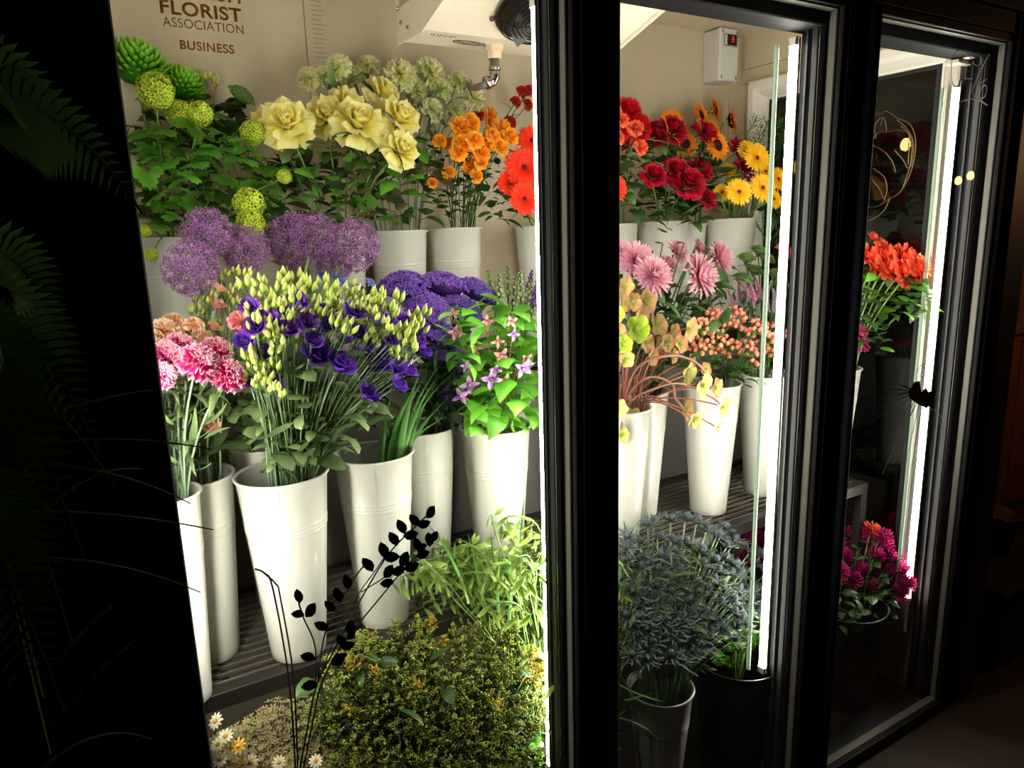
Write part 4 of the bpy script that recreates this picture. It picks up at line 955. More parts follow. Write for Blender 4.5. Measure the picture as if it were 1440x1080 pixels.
# --- alliums and small blue flowers
bunch('allium', 'K', (.42, .62), [(268, 378, 41, .44), (291, 328, 37, .50), (345, 352, 36, .54), (412, 338, 42, .60), (443, 332, 36, .52), (496, 345, 40, .50), (470, 372, 28, .62)], 'mauve allium globe on a bare green stem', 'mauve allium globes')
bunch('blue', 'K', (.5, .56), [(452, 388, 10), (474, 390, 13), (484, 400, 12), (521, 398, 10), (508, 406, 10)], 'small pale blue flower between alliums and purple lisianthus', 'small blue flowers', [('lance', 5, .02, .04, .0, .4)])
# --- peach lisianthus (D) and pink carnations (E)
pl = bunch('lisipeach', 'D', (.36, .48), [(295, 600, 15, .33), (303, 430, 14), (300, 462, 10), (308, 408, 10)], 'peach pink lisianthus behind the pink carnations', 'peach lisianthus', [('greyw', 4, .05, .08, .1, .8)])
db = bunch('bud', 'D', (.42, .52), [(x, y, 13) for x, y in scatter(22, [(262, 420), (300, 385), (352, 380), (352, 440), (330, 480), (275, 480)])], 'closed yellow-green lisianthus buds by the peach flowers', 'buds beside the peach lisianthus', [('greyw', 2, .05, .08, .3, .9)])
foliage(pl+db, 'greyw', 26, [(240, 560), (345, 520), (350, 600), (310, 650), (260, 660), (245, 600)], (.38, .5), (.045, .07))
kc = bunch('kcarn', 'E', (.20, .34), [(236, 500, 30, .22), (282, 505, 31, .20), (325, 524, 27, .20), (305, 490, 26, .28), (255, 485, 26, .26), (226, 525, 24, .18), (300, 535, 0.1, .2)][:6], 'hot pink carnation with pale frilled edges', 'hot pink carnations', [('lanceg', 6, .06, .11, .1, .95)])
bunch('peachcarn', 'E', (.30, .42), [(232, 462, 24), (262, 462, 23), (292, 476, 20), (246, 450, 18), (240, 476, 22), (275, 455, 16)], 'peach and pink frilled carnation behind the hot pink ones', 'peach pink carnations', [('lanceg', 4, .06, .1, .1, .9)])
bunch('pinkcarn', 'D', (.30, .36), [(338, 449, 18)], 'single clear pink carnation left of the purple lisianthus')
foliage(kc, 'lanceg', 22, [(228, 540), (300, 550), (290, 620), (262, 700), (245, 640)], (.22, .33), (.05, .09))
# --- purple lisianthus (A)
LP = [(416, 425, 13), (398, 442, 12), (351, 434, 12), (404, 466, 17), (376, 452, 14), (461, 460, 13), (440, 482, 12), (495, 443, 15), (521, 450, 12), (444, 502, 19), (476, 516, 18), (545, 453, 12), (571, 452, 11), (590, 466, 14), (582, 482, 15), (523, 491, 19), (528, 516, 16), (548, 480, 10), (557, 521, 12), (572, 524, 12), (557, 542, 12), (515, 557, 14), (384, 540, 12), (352, 540, 10), (346, 482, 14), (366, 500, 14), (430, 455, 12), (502, 470, 12), (360, 462, 14), (455, 440, 10), (595, 497, 10)]
LP = [(x, y, r*1.3, U(.16, .25)) for x, y, r in LP]
bunch('lisi', 'A', (.3, .42), [(x, y, 14) for x, y in scatter(22, [(360, 440), (580, 440), (590, 520), (480, 560), (360, 540)])], 'shaded purple lisianthus deeper in the bunch', 'shaded purple lisianthus', [('grey', 2, .05, .08, .2, .95)])
li = bunch('lisi', 'A', (.20, .36), LP, 'open deep purple lisianthus in the front white bucket', 'open purple lisianthus', [('grey', 3, .05, .08, .2, .95)])
bunch('budl', 'A', (.20, .28), [(391, 511, 10), (541, 468, 11), (479, 493, 9), (494, 499, 9), (576, 510, 10), (478, 470, 8)], 'half open pale lilac lisianthus bud', 'pale lilac half-open buds')
lb_ = bunch('bud', 'A', (.22, .42), [(x, y, U(17, 20), U(.15, .22) if y > 430 or R.random() < .3 else U(.24, .4)) for x, y in scatter(72, [(345, 400), (400, 385), (470, 398), (540, 410), (600, 440), (596, 480), (560, 500), (500, 475), (450, 450), (400, 480), (392, 560), (348, 530), (352, 460)])], 'cluster of closed yellow-green lisianthus buds', 'closed lisianthus buds', [('grey', 1, .04, .06, .3, .9)])
bunch('bud', 'A', (.24, .3), [(455, 548, 9), (466, 556, 10), (530, 560, 9), (510, 555, 8), (352, 512, 13), (402, 500, 15), (568, 505, 12), (540, 502, 10)], 'small closed buds low among the purple flowers', 'low lisianthus buds')
foliage(li, ['greyw', 'rose'], 90, [(350, 450), (590, 450), (590, 540), (520, 570), (360, 560)], (.30, .44), (.035, .055), (-.1, .9))
foliage(li, 'greyw', 62, [(345, 560), (400, 535), (530, 545), (540, 580), (490, 640), (440, 665), (390, 650), (345, 600)], (.24, .40), (.045, .07), (-.1, .9))
# --- green blades and trachelium (B, B2)
tr = bunch('trach', 'B2', (.40, .60), [(568, 402, 38, .52), (622, 402, 38, .54), (668, 408, 30, .54), (600, 432, 34, .46), (650, 436, 34, .48), (685, 418, 22, .56), (620, 470, 30, .44), (640, 500, 28, .46), (655, 530, 22, .46), (605, 490, 26, .46), (630, 555, 20, .46)], 'domed violet trachelium head of tiny flowers', 'violet trachelium heads', [('lance', 12, .06, .12, .1, .95)])
for k in range(15):
    px = 552+6.8*k; py = U(500, 540) if 4 < k < 13 else U(545, 580)
    bl = BUCK['B'][0]; tip = atY(px+U(-5, 5), py, U(.26, .42)); base = bl+Vector((U(-.03, .03), U(-.03, .03), .12)); rm = bl+Vector((min(.07, max(-.07, (tip.x-bl.x)*.4)), U(-.03, .05), .372))
    t = thing('iris_leaf', 'long upright green sword leaf right of the lisianthus', 'leaf', base, 'green sword leaves')
    mb = MB(); wdt = U(.004, .0085); pts = [qbez(tip, rm+Vector(((tip.x-rm.x)*.2, (tip.y-rm.y)*.2, max(.02, (tip.z-rm.z)*.55))), rm, q) for q in (0, .2, .4, .6, .8, 1)]+[base]
    V = []; Uv = []
    for i, p in enumerate(pts):
        ww = wdt*min(1, .05+i*.32); q = p-base
        V += [q+Vector((-ww, .0, 0)), q+Vector((0, -ww*.35, 0)), q+Vector((ww, 0, 0))]; Uv += [1-i/6]*3
    mb.add([tuple(v) for v in V], [(3*i+j, 3*i+j+1, 3*i+j+4, 3*i+j+3) for i in range(6) for j in (0, 1)], Uv); mb.build('blade', m_blade, t)
foliage(tr, 'lance', 40, [(580, 520), (680, 520), (660, 620), (600, 600), (520, 640), (500, 600)], (.36, .5), (.05, .1), (.3, 1.2))
# --- clematis (C), green spikes behind (L)
cl_ = bunch('clem', 'C', (.17, .20), [(690, 533, 14), (697, 520, 9), (660, 540, 13), (648, 556, 12), (735, 518, 13), (742, 512, 9), (655, 515, 8), (722, 470, 9)], 'nodding violet clematis bell among heart shaped leaves', 'violet clematis bells', [('heart', 3, .04, .06, .1, .8)])
cl2 = bunch('clempink', 'C', (.18, .24), [(640, 467, 11), (685, 452, 9), (705, 500, 12), (710, 535, 11), (668, 487, 9), (719, 452, 9), (740, 505, 10), (638, 440, 8), (700, 480, 9)], 'narrow dusty pink clematis bloom', 'dusty pink clematis blooms', [('heart', 3, .04, .06, .1, .8)])
foliage(cl_+cl2, 'heart', 120, [(620, 480), (660, 430), (700, 425), (750, 430), (756, 600), (700, 606), (650, 600), (660, 550), (640, 520)], (.20, .42), (.045, .075))
foliage(cl_, 'heart', 1, [(676, 560), (700, 560), (700, 585), (676, 585)], (.20, .21), (.06, .062))
ls = bunch('spikeg', 'L', (.5, .66), [(690, 402, 22), (702, 408, 24), (714, 398, 24), (722, 414, 24), (732, 404, 22), (742, 416, 22), (708, 425, 20), (750, 425, 20)], 'pale green flower spike behind the clematis', 'pale green flower spikes', [('lance', 6, .04, .07, .0, .9)])
bunch('spikev', 'L', (.6, .7), [(745, 400, 20), (752, 412, 20)], 'dark violet flower spike beside the thick middle post', 'dark violet spikes')

# --- pink chrysanthemums (F)
pm = bunch('pmum', 'F', (.32, .52), [(897, 366, 33, .44), (921, 387, 32, .36), (868, 352, 24, .48), (988, 386, 37, .36), (1015, 362, 29, .48), (955, 353, 23, .54), (984, 348, 16, .56), (940, 372, 20, .5)], 'large pale pink chrysanthemum in the middle door', 'pale pink chrysanthemums', [('palm', 4, .05, .08, .1, .9)])
bunch('mumbud', 'F', (.46, .54), [(909, 345, 13), (918, 352, 11), (932, 343, 12), (962, 342, 12), (982, 337, 10), (1003, 342, 11), (1024, 350, 9), (938, 360, 12), (974, 362, 12), (1000, 362, 11)], 'dark green upright bud above the pink chrysanthemums', 'dark chrysanthemum buds')
foliage(pm, 'palm', 100, [(862, 395), (1000, 400), (1050, 370), (1010, 430), (960, 470), (870, 500)], (.38, .56), (.05, .085))
# --- hellebores (G)
he = bunch('hellp', 'G', (.22, .38), [(879, 402, 13), (905, 424, 19), (872, 424, 18), (866, 470, 17), (924, 458, 17), (945, 468, 15), (966, 463, 19), (925, 486, 15), (908, 482, 14), (970, 507, 11), (990, 520, 12), (1005, 545, 15), (962, 576, 17), (893, 540, 14), (900, 444, 15), (935, 482, 14), (870, 500, 15), (955, 484, 14), (915, 502, 14), (889, 424, 14), (945, 500, 12)], 'dusty peach and green hellebore bloom', 'peach hellebores')
he += bunch('hellg', 'G', (.20, .26), [(894, 462, 21), (877, 484, 13), (866, 442, 13)], 'bright lime green hellebore bloom near the middle post', 'lime green hellebores')
he += bunch('helly', 'G', (.20, .28), [(985, 541, 20), (965, 525, 17), (1015, 572, 17), (884, 588, 19), (868, 574, 15), (874, 612, 12), (975, 590, 13), (1008, 600, 9), (880, 505, 13)], 'drooping greenish yellow hellebore bloom', 'drooping yellow-green hellebores')
foliage(he, ['palm', 'greyw', 'rose'], 34, [(862, 440), (960, 440), (960, 530), (880, 560), (862, 540)], (.32, .46), (.03, .06))
def arch(pts, Y, r=.003):
    """one thick arching hellebore stalk"""
    P_ = [atY(x, y, Y) for x, y in pts]; b0 = BUCK['G'][0]+Vector((0, 0, .14))
    t = thing('hellebore_stalk', 'thick reddish arching hellebore stalk', 'stalk', b0, 'arching reddish hellebore stalks')
    mb = MB(); pp = [b0, BUCK['G'][0]+Vector((.0, -.01, .375))]+P_
    sm = []
    for i in range(len(pp)-1):
        p0, p1, p2, p3 = pp[max(i-1, 0)], pp[i], pp[i+1], pp[min(i+2, len(pp)-1)]
        for q in range(4):
            s = q/4; sm.append(.5*((2*p1)+(p2-p0)*s+(2*p0-5*p1+4*p2-p3)*s*s+(3*p1-p0-3*p2+p3)*s**3))
    sm.append(pp[-1]); tube(mb, [p-b0 for p in sm], r, 6); mb.build('stalk', m_stemr, t)
arch([(885, 540), (905, 510), (950, 500), (985, 515), (1000, 545)], .26, .0036)
arch([(888, 550), (915, 530), (945, 540), (950, 560), (962, 575)], .25, .003)
arch([(890, 562), (925, 545), (960, 540), (1003, 560), (1015, 572)], .24, .0028)
arch([(876, 520), (872, 480), (870, 445)], .28, .003)
arch([(882, 520), (888, 490), (892, 470)], .26, .0028)
# --- coral berries (H), pink and white spikes, sedum (J)
hy = bunch('hyper', 'H', (.30, .48), [(x, y, 19) for x, y in [(972, 482), (990, 462), (985, 492), (1008, 478), (1022, 455), (1012, 500), (1030, 490), (1045, 470), (1035, 445), (1052, 492), (1065, 462), (1078, 478), (1090, 465), (1070, 492), (1004, 446), (1082, 500), (1050, 510)]], 'coral pink berry sprig in the middle door', 'coral pink berry sprigs', [('heartd', 3, .03, .05, .2, .9)])
foliage(hy, ['heartd', 'rose'], 46, [(960, 500), (1000, 505), (1095, 505), (1095, 540), (1040, 545), (985, 560)], (.30, .44), (.035, .055))
foliage(hy, 'palm', 3, [(1000, 450), (1020, 440), (1015, 470)], (.28, .30), (.05, .07))
vp = bunch('spikep', 'J', (.42, .54), [(1028, 412, 17), (1038, 408, 18), (1048, 402, 19), (1058, 404, 21), (1068, 402, 22)], 'curved rosy pink flower spike above the coral berries', 'rosy pink veronica spikes', [('lance', 6, .04, .06, .0, .6)])
vw = bunch('spikew', 'J', (.40, .5), [(1075, 418, 23), (1064, 430, 20), (1092, 420, 25), (1100, 410, 24)], 'curved greyish white flower spike beside the bright strip', 'greyish white veronica spikes', [('lance', 6, .04, .06, .0, .6)])
foliage(vp+vw, 'lance', 50, [(1010, 420), (1100, 400), (1105, 470), (1020, 450)], (.46, .6), (.04, .07), (.2, 1.2))
bunch('sedum', 'J', (.56, .64), [(1050, 362, 13), (1068, 352, 12), (1078, 362, 13), (1092, 385, 14), (1062, 380, 12)], 'flat green sedum head behind the pink spikes', 'green sedum heads', [('lance', 5, .03, .05, .0, .6)])
bunch('crose', 'J', .6, [(1103, 354, 12)], 'red rose glimpsed behind the bright strip of the middle door')
# --- coral and magenta roses behind the farthest door (N)
cr = bunch('crose', 'N', (.20, .34), [(1222, 362, 20, .30), (1243, 357, 18, .32), (1250, 376, 20, .26), (1272, 362, 19, .28), (1292, 376, 18, .20), (1272, 384, 20, .20), (1236, 378, 14, .28), (1206, 350, 15, .34)], 'large coral rose behind the farthest door', 'coral roses', [('rose', 4, .04, .07, .1, .8)])
foliage(cr, ['rose', 'roseg', 'heartd'], 90, [(1205, 380), (1300, 395), (1305, 440), (1250, 450), (1240, 490), (1210, 480)], (.18, .36), (.035, .06))
bunch('magr', 'N', (.26, .3), [(1207, 468, 15), (1197, 486, 15), (1212, 482, 12)], 'dark magenta bloom low behind the farthest door', 'magenta blooms')
bunch('korose', 'N', (.34, .4), [(1228, 334, 8), (1238, 340, 7)], 'tiny peach bud above the coral roses', 'peach buds')

# --- floor row
so = bunch('solid', 'g', (.06, .2), [(x, y, U(30, 36), .20-.14*(y-870)/210) for x, y in scatter(104, [(440, 1010), (455, 945), (510, 905), (600, 878), (700, 892), (745, 930), (764, 960), (764, 1100), (480, 1100)])], 'green-gold goldenrod plume in the big front clump', 'goldenrod plumes')
bunch('solidy', 'g', (.05, .1), [(495, 932, 18, .14), (530, 945, 18, .12), (492, 1000, 18, .10), (606, 876, 15, .18), (625, 905, 16, .16), (590, 965, 16, .1), (748, 925, 22, .12), (752, 950, 22, .1), (520, 897, 13, .18), (700, 990, 14, .08)], 'deeper yellow goldenrod plume in the front clump', 'yellow goldenrod plumes')
foliage(so, ['lance', 'rose'], 60, [(440, 960), (520, 920), (740, 930), (764, 1080), (480, 1080)], (.10, .22), (.03, .07))
foliage(so, 'heart', 5, [(745, 1040), (764, 1030), (764, 1060), (740, 1070)], (.08, .1), (.03, .04))
wx = bunch('cream', 'w', (.05, .2), [(x, y, U(22, 27), .20-.14*(y-985)/110) for x, y in scatter(60, [(300, 1050), (330, 1020), (420, 985), (445, 1010), (470, 1050), (540, 1050), (560, 1095), (300, 1095)])], 'cream starry waxflower sprig at the bottom of the nearest door', 'cream waxflower sprigs')
foliage(wx, 'lanceg', 60, [(300, 1030), (430, 980), (560, 1060), (560, 1095), (300, 1095)], (.08, .22), (.02, .04))
bunch('daisy', 'w', (.10, .16), [(303, 1014, 12, .12), (317, 1035, 11, .07), (306, 1047, 11, .07), (352, 1072, 11, .05), (310, 1068, 11, .06), (392, 1072, 10, .04), (444, 1070, 10, .04)], 'small white daisy at the bottom near corner', 'small white daisies')
bunch('daisyy', 'w', .055, [(335, 1049, 12), (342, 1074, 10)], 'small yellow daisy at the bottom near corner', 'small yellow daisies')
ch = []
for i, (x, y) in enumerate(scatter(84, [(590, 770), (630, 740), (700, 735), (765, 695), (768, 890), (720, 870), (640, 810), (600, 800)])):
    r0 = flower('chasm', 'o', x+14, y+25, U(.12, .30), U(62, 82), 'arching sea oats stem with flat green spikelets', 'arching sea oats stems', [('lance', 1, .05, .12, .3, .9)], Vector((-.5 if x < 730 else .1, -.25, 1)), None, math.pi+U(-.9, .9) if x < 740 else U(0, 6.28))
    ch.append(r0)
for i, (x, y) in enumerate(scatter(17, [(862, 740), (885, 760), (900, 820), (890, 900), (862, 920)])):
    r0 = flower('chasm', 'o', x, y+25, U(.12, .20), U(45, 60), 'sea oats stem leaning past the middle post into the middle door', 'sea oats in the middle door', [('lance', 1, .05, .12, .3, .9)], Vector((.5, -.1, .9)))
    ch.append(r0)
foliage(ch, 'blade', 14, [(640, 850), (765, 800), (768, 900), (700, 880)], (.12, .24), (.14, .24), (.3, 1.4))
foliage(ch, 'blade', 10, [(862, 950), (880, 950), (890, 1040), (862, 1060)], (.10, .16), (.12, .2), (-1.4, -.6))
ey = bunch('eryn', 'e', (.06, .24), [(x, y, U(19, 25), .26-.18*(y-730)/220) for x, y in scatter(96, [(872, 760), (900, 738), (950, 722), (1010, 735), (1060, 765), (1085, 800), (1080, 850), (1040, 900), (960, 930), (890, 930), (868, 860)])], 'grey-blue spiny sea holly head in the middle door', 'grey sea holly heads', [('lance', 2, .03, .06, .0, .6)])
foliage(ey, 'lance', 240, [(868, 780), (1000, 760), (1070, 830), (1020, 920), (960, 962), (900, 960), (868, 900)], (.12, .26), (.03, .06))
bunch('fluff', 'y', (.16, .26), [(1060, 868, 14, .22), (1050, 890, 14), (1068, 895, 13), (1045, 918, 13), (1064, 920, 12), (1052, 905, 12, .22), (1070, 872, 12)], 'bright green fluffy ball flower beside the bright strip', 'green fluffy ball flowers', [('lance', 2, .03, .05, .0, .6)])
bunch('fluff', 'y', (.2, .26), [(1035, 905, 13), (1010, 925, 12), (1030, 930, 12)], 'green fluffy ball flower in shade behind the sea holly', 'shaded green ball flowers', [('lance', 2, .03, .05, .0, .6)])
po = bunch('pomp', 'm', (.14, .34), [(x, y, 15) for x, y in scatter(40, [(1168, 760), (1200, 745), (1245, 755), (1262, 790), (1282, 820), (1250, 850), (1170, 835)])], 'magenta chrysanthemum in the big black bucket', 'magenta chrysanthemums', [('rose', 2, .03, .05, .0, .7)])
bunch('pomp', 'm', (.34, .45), [(1052, 757, 15), (1068, 770, 15), (1050, 785, 14), (1078, 745, 14), (1072, 790, 14), (1062, 745, 13), (1080, 765, 13)], 'magenta chrysanthemum seen through the middle door', 'magenta chrysanthemums in the middle door')
bunch('crose', 'm', (.3, .36), [(1229, 746, 13)], 'single salmon rose above the magenta chrysanthemums')
foliage(po, 'rose', 30, [(1170, 830), (1260, 840), (1250, 870), (1180, 880)], (.1, .2), (.04, .06))

# ------------------------------------------------------------------ lettering and drawings on the glass
m_gold = ptl('gold_vinyl', [(0, '#94763c'), (1, '#94763c')], .5, .75, 0)
m_blackv = plain('black_vinyl', '#0e0905', .6)
m_whitev = ptl('white_vinyl', [(0, '#e0dad4'), (1, '#e0dad4')], .6, .5, 0)
m_linev = plain('gold_line_vinyl', '#c09a5c', .5)
YG = -.0092
def txt(s, size, lab, p0, p1, off=0, space=1.0):
    """text centred between two points of the glass, scaled to span them"""
    A = atY(*p0, 0); B = atY(*p1, 0); wdt = B.x-A.x
    t = text(s, 'window_lettering', m_gold, size, Matrix.Identity(4), None, off, .0003, 1, space)
    bpy.context.view_layer.update(); w0 = max(v[0] for v in t.bound_box)-min(v[0] for v in t.bound_box)
    zc = (A.z+B.z)/2
    t.matrix_local = Matrix.Translation(((A.x+B.x)/2, YG, zc)) @ Matrix.Rotation(D2(90), 4, 'X') @ Matrix.Scale(wdt/w0, 4, Vector((1, 0, 0)))
    bpy.context.view_layer.update(); mt_ = t.matrix_world.copy()
    me = bpy.data.meshes.new_from_object(t.evaluated_get(bpy.context.evaluated_depsgraph_get())); bpy.data.objects.remove(t)
    t = ob('window_lettering', me, None, mt_)
    return tag(t, lab, 'lettering')
txt('FLORIST', .0245, 'bold gold-brown lettering reading FLORIST on the nearest door', (224, 20), (338, 33), .0006, 1.08)
txt('ASSOCIATION', .0172, 'thin gold-brown lettering reading ASSOCIATION on the nearest door', (229, 38), (342, 51), 0, 1.05)
txt('BUSINESS', .0162, 'small gold-brown lettering reading BUSINESS on the nearest door', (252, 70), (328, 78), .0004, 1.1)
txt('BRITISH', .0262, 'bold gold-brown lettering above FLORIST, cut by the top of the picture', (226, -7), (337, 8), .0006, 1.12)

def ribbon(mb, pts, wd, y=YG, tap=False):
    """flat vinyl line through pixels of the glass"""
    Q = [atY(x, yy, 0) for x, yy in pts]
    n = len(Q); L = []; Rr = []
    for i, p in enumerate(Q):
        t = (Q[min(i+1, n-1)]-Q[max(i-1, 0)]).normalized(); s = Vector((-t.z, 0, t.x))*wd*(.5 if not tap else .5*(1-.93*i/(n-1)))
        L.append(p+s); Rr.append(p-s)
    V = [(p.x, y-.0002, p.z) for p in L+Rr]+[(p.x, y+.0002, p.z) for p in L+Rr]
    m = 2*n
    f = [(i, i+1, n+i+1, n+i) for i in range(n-1)]+[(m+i, m+n+i, m+n+i+1, m+i+1) for i in range(n-1)]+[(i, m+i, m+i+1, i+1) for i in range(n-1)]+[(n+i, n+i+1, m+n+i+1, m+n+i) for i in range(n-1)]
    mb.add(V, f)
def smooth(pts, k=5):
    out = []
    for i in range(len(pts)-1):
        p0, p1, p2, p3 = pts[max(i-1, 0)], pts[i], pts[i+1], pts[min(i+2, len(pts)-1)]
        for q in range(k):
            s = q/k; out.append(tuple(.5*((2*b)+(c-a)*s+(2*a-5*b+4*c-d)*s*s+(3*b-a-3*c+d)*s**3) for a, b, c, d in zip(p0, p1, p2, p3)))
    return out+[pts[-1]]
def polyfill(mb, pts, y=YG):
    Q = [atY(x, yy, 0) for x, yy in pts]; n = len(Q)
    mb.add([(p.x, y-.0002, p.z) for p in Q]+[(p.x, y+.0002, p.z) for p in Q], [tuple(range(n)), tuple(range(2*n-1, n-1, -1))]+[(i, (i+1) % n, n+(i+1) % n, n+i) for i in range(n)])
def lf(mb, x, y, ang, L=26, W=15):
    """one blunt leaf of the decal: centre, heading in degrees (0 = right, 90 = up), pixels"""
    a = D2(ang); c, s = math.cos(a), -math.sin(a)
    out = []
    for t, w_ in ((-.5, .05), (-.25, .38), (.05, .5), (.3, .36), (.5, .04), (.28, -.3), (0, -.5), (-.28, -.4)):
        out.append((x+c*t*L+s*w_*W, y+s*t*L-c*w_*W))
    polyfill(mb, out)
dc = thing('twig_decal', 'black leafy twig decal low on the nearest door glass', 'decal', (0, 0, 0))
A_ = MB()
for pts, w_ in ((((419, 1082), (432, 1010), (444, 958), (467, 912), (505, 840), (545, 775), (585, 735), (603, 717)), .0030), (((424, 1082), (438, 1010), (450, 958), (478, 905), (530, 840), (572, 790), (600, 762)), .0030),
               (((442, 960), (441, 905), (425, 866), (418, 845)), .0026), (((445, 955), (452, 900), (462, 872), (495, 812), (512, 790)), .0030), (((448, 950), (470, 890), (500, 835), (525, 800), (540, 778)), .0022),
               (((414, 1082), (405, 955), (382, 825), (370, 803), (357, 797)), .0030), (((417, 1082), (411, 950), (392, 835), (386, 818), (370, 803)), .0028), (((505, 830), (540, 808), (565, 790), (585, 765)), .0022)):
    ribbon(A_, smooth(list(pts)), w_)
A_.build('twig', m_blackv, dc)
for x, y, a, L in ((603, 718, 55, 24), (580, 729, 130, 24), (594, 735, 20, 22), (562, 738, 110, 26), (575, 750, 10, 26), (551, 755, 115, 26), (537, 771, 105, 28), (548, 781, 5, 28), (515, 791, 125, 28),
                   (566, 784, 60, 28), (558, 800, 25, 26), (544, 801, 60, 26), (542, 817, 10, 24), (577, 795, 20, 26), (584, 763, 110, 24), (592, 777, 15, 24), (601, 756, 95, 24), (608, 752, 60, 20), (590, 768, 40, 20),
                   (418, 835, 100, 24), (435, 855, 50, 28), (417, 860, 180, 22), (431, 920, 165, 26), (433, 960, 185, 28), (462, 849, 140, 24), (450, 877, 150, 26), (473, 833, 110, 26), (486, 815, 95, 26), (491, 880, 100, 28), (478, 898, 120, 26), (492, 888, 60, 22), (487, 905, 10, 24), (474, 924, 35, 30)):
    L *= .88; b = MB(); lf(b, x, y, a+U(-6, 6), L, L*.62); b.build('leaf', m_blackv, dc, False)

sd = thing('seed_head_decal', 'black seed head decal with long rays on the farthest door glass', 'decal', (0, 0, 0))
def z3(x, y): return (1200+x/4.906, 490+y/4.906)
b = MB()
polyfill(b, [z3(*p) for p in ((355, 295), (378, 265), (398, 228), (436, 222), (448, 300), (440, 390), (398, 362), (362, 335))])
polyfill(b, [z3(*p) for p in ((446, 300), (480, 262), (496, 292), (528, 288), (532, 330), (530, 378), (545, 420), (500, 398), (482, 412), (439, 388))])
b.build('body', m_blackv, sd, False)
for (x0, y0), (x1, y1), w_ in (((380, 280), (195, 212), 9), ((370, 290), (198, 267), 7), ((365, 300), (130, 338), 7), ((368, 318), (150, 405), 7), ((378, 335), (120, 490), 6), ((388, 350), (185, 640), 6), ((398, 360), (240, 660), 5), ((408, 366), (290, 700), 5), ((420, 370), (180, 860), 6),
                               ((430, 378), (305, 940), 5), ((452, 390), (350, 1030), 6), ((462, 395), (420, 990), 4), ((470, 400), (440, 880), 4), ((487, 410), (375, 960), 3), ((500, 402), (470, 960), 4), ((515, 405), (500, 640), 4), ((530, 410), (560, 640), 3), ((540, 418), (650, 650), 4), ((535, 400), (640, 560), 3)):
    b = MB(); mx = (x0+x1)/2+8*math.sin(x0); ribbon(b, smooth([z3(x0, y0), z3(mx, (y0+y1)/2), z3(x1, y1)]), w_*.0006, tap=True); b.build('ray', m_blackv, sd, False)
b = MB(); sc_ = []
for k in range(45):
    a = D2(200-250*k/44); r = 76+7*abs(math.sin(k*.85)); sc_.append(z3(485+r*math.cos(a)*.95, 190-r*math.sin(a)*1.1))
ribbon(b, sc_, .0011)
for k in range(16):
    a = k*G; r = 62*math.sqrt((k+.5)/16); cx, cy = 485+r*math.cos(a), 185+r*math.sin(a)
    ribbon(b, [z3(cx+16*math.cos(q*.9+k), cy+18*math.sin(q*.9+k)) for q in range(6)], .0009)
b.build('petal_outline', m_blackv, sd, False)

fl = thing('flower_line_decal', 'thin gold line drawing of a flower high on the farthest door glass', 'decal', (0, 0, 0))
def z5(x, y): return (1120+x/3.375, y/3.375)
b = MB()
for pts in (((350, 540), (385, 545), (410, 530), (460, 560), (520, 590), (545, 640), (550, 700), (540, 770), (515, 850), (470, 920), (430, 940)), ((460, 570), (515, 620), (540, 690), (530, 780), (512, 800)), ((385, 600), (395, 560), (405, 580), (410, 625), (375, 630), (350, 660)),
            ((410, 630), (460, 620), (500, 625), (520, 640), (515, 780)), ((345, 690), (400, 720), (440, 770), (455, 820)), ((450, 715), (490, 760), (510, 800)), ((350, 800), (400, 840), (415, 900), (400, 950)), ((340, 850), (380, 900), (395, 940)),
            ((430, 940), (400, 1000), (350, 1040), (310, 1055)), ((315, 985), (370, 980), (430, 940)), ((362, 660), (355, 600), (385, 560)), ((480, 600), (530, 660), (525, 780), (490, 890))):
    ribbon(b, smooth([z5(*p) for p in pts]), .0022)
b.build('line', m_linev, fl, False)
wr_ = thing('script_lettering', 'thin white handwritten script in the top corner of the farthest door', 'lettering', (0, 0, 0))
def z6(x, y): return (1180+x/6, 40+y/6)
b = MB()
for pts, w_ in ((((1095, 290), (1130, 320), (1165, 300), (1165, 240)), .0020), (((1240, 220), (1180, 330), (1130, 440), (1100, 520), (1105, 575), (1132, 572)), .0022), (((1030, 430), (1095, 430)), .0014), (((1130, 482), (1180, 455), (1220, 430)), .0016),
                (((1190, 480), (1155, 560), (1170, 597), (1205, 570), (1218, 500), (1195, 485)), .0018), (((965, 640), (1020, 615), (1080, 602), (1150, 610), (1225, 655)), .0026)):
    ribbon(b, smooth([z6(*p) for p in pts]), w_)
b.build('stroke', m_whitev, wr_, False)
b = MB(); ribbon(b, smooth([z6(*p) for p in ((1085, 270), (1060, 232), (1020, 205), (970, 195), (930, 240), (917, 350), (922, 450), (950, 495), (985, 478), (1000, 430))]), .0026); b.build('loop', plain('dark_line_vinyl', '#6a6258', .6), wr_, False)

# ------------------------------------------------------------------ outside the cabinet
def pole_planks():
    wl = struct(ob('wall_far', None), 'warm brown knotty plank wall beyond the cabinet')
    m = plain('knotty_pine', '#7a4a26', .6, bump=.2, bscale=5, var=.3, stretch=(10, 10, 1)); x = 1.80; k = 0
    while x < 4.6:
        w_ = .105+.012*((k*7) % 3); struct(box(MB(), x, x+w_-.004, .45, .47, -.12, 2.7, b=.003).build('plank', m, wl, False)); x += w_; k += 1
    struct(box(MB(), 1.80, 4.6, .43, .449, 1.13, 1.17, b=.004).build('plank_rail', m, wl, False))
pole_planks()
struct(box(MB(), 1.703, 1.82, -.02, 1.0, -.12, 2.6, b=.004).build('wall_end', plain('black_side_panel', '#08080c', .5), None, False), 'black outer side panel of the cabinet')
struct(box(MB(), -6, 6, YB+.3, YB+.35, -.12, 2.9).build('wall_rear', plain('dark_plaster', '#1c1614', .8), None, False), 'dark wall behind the cabinet')
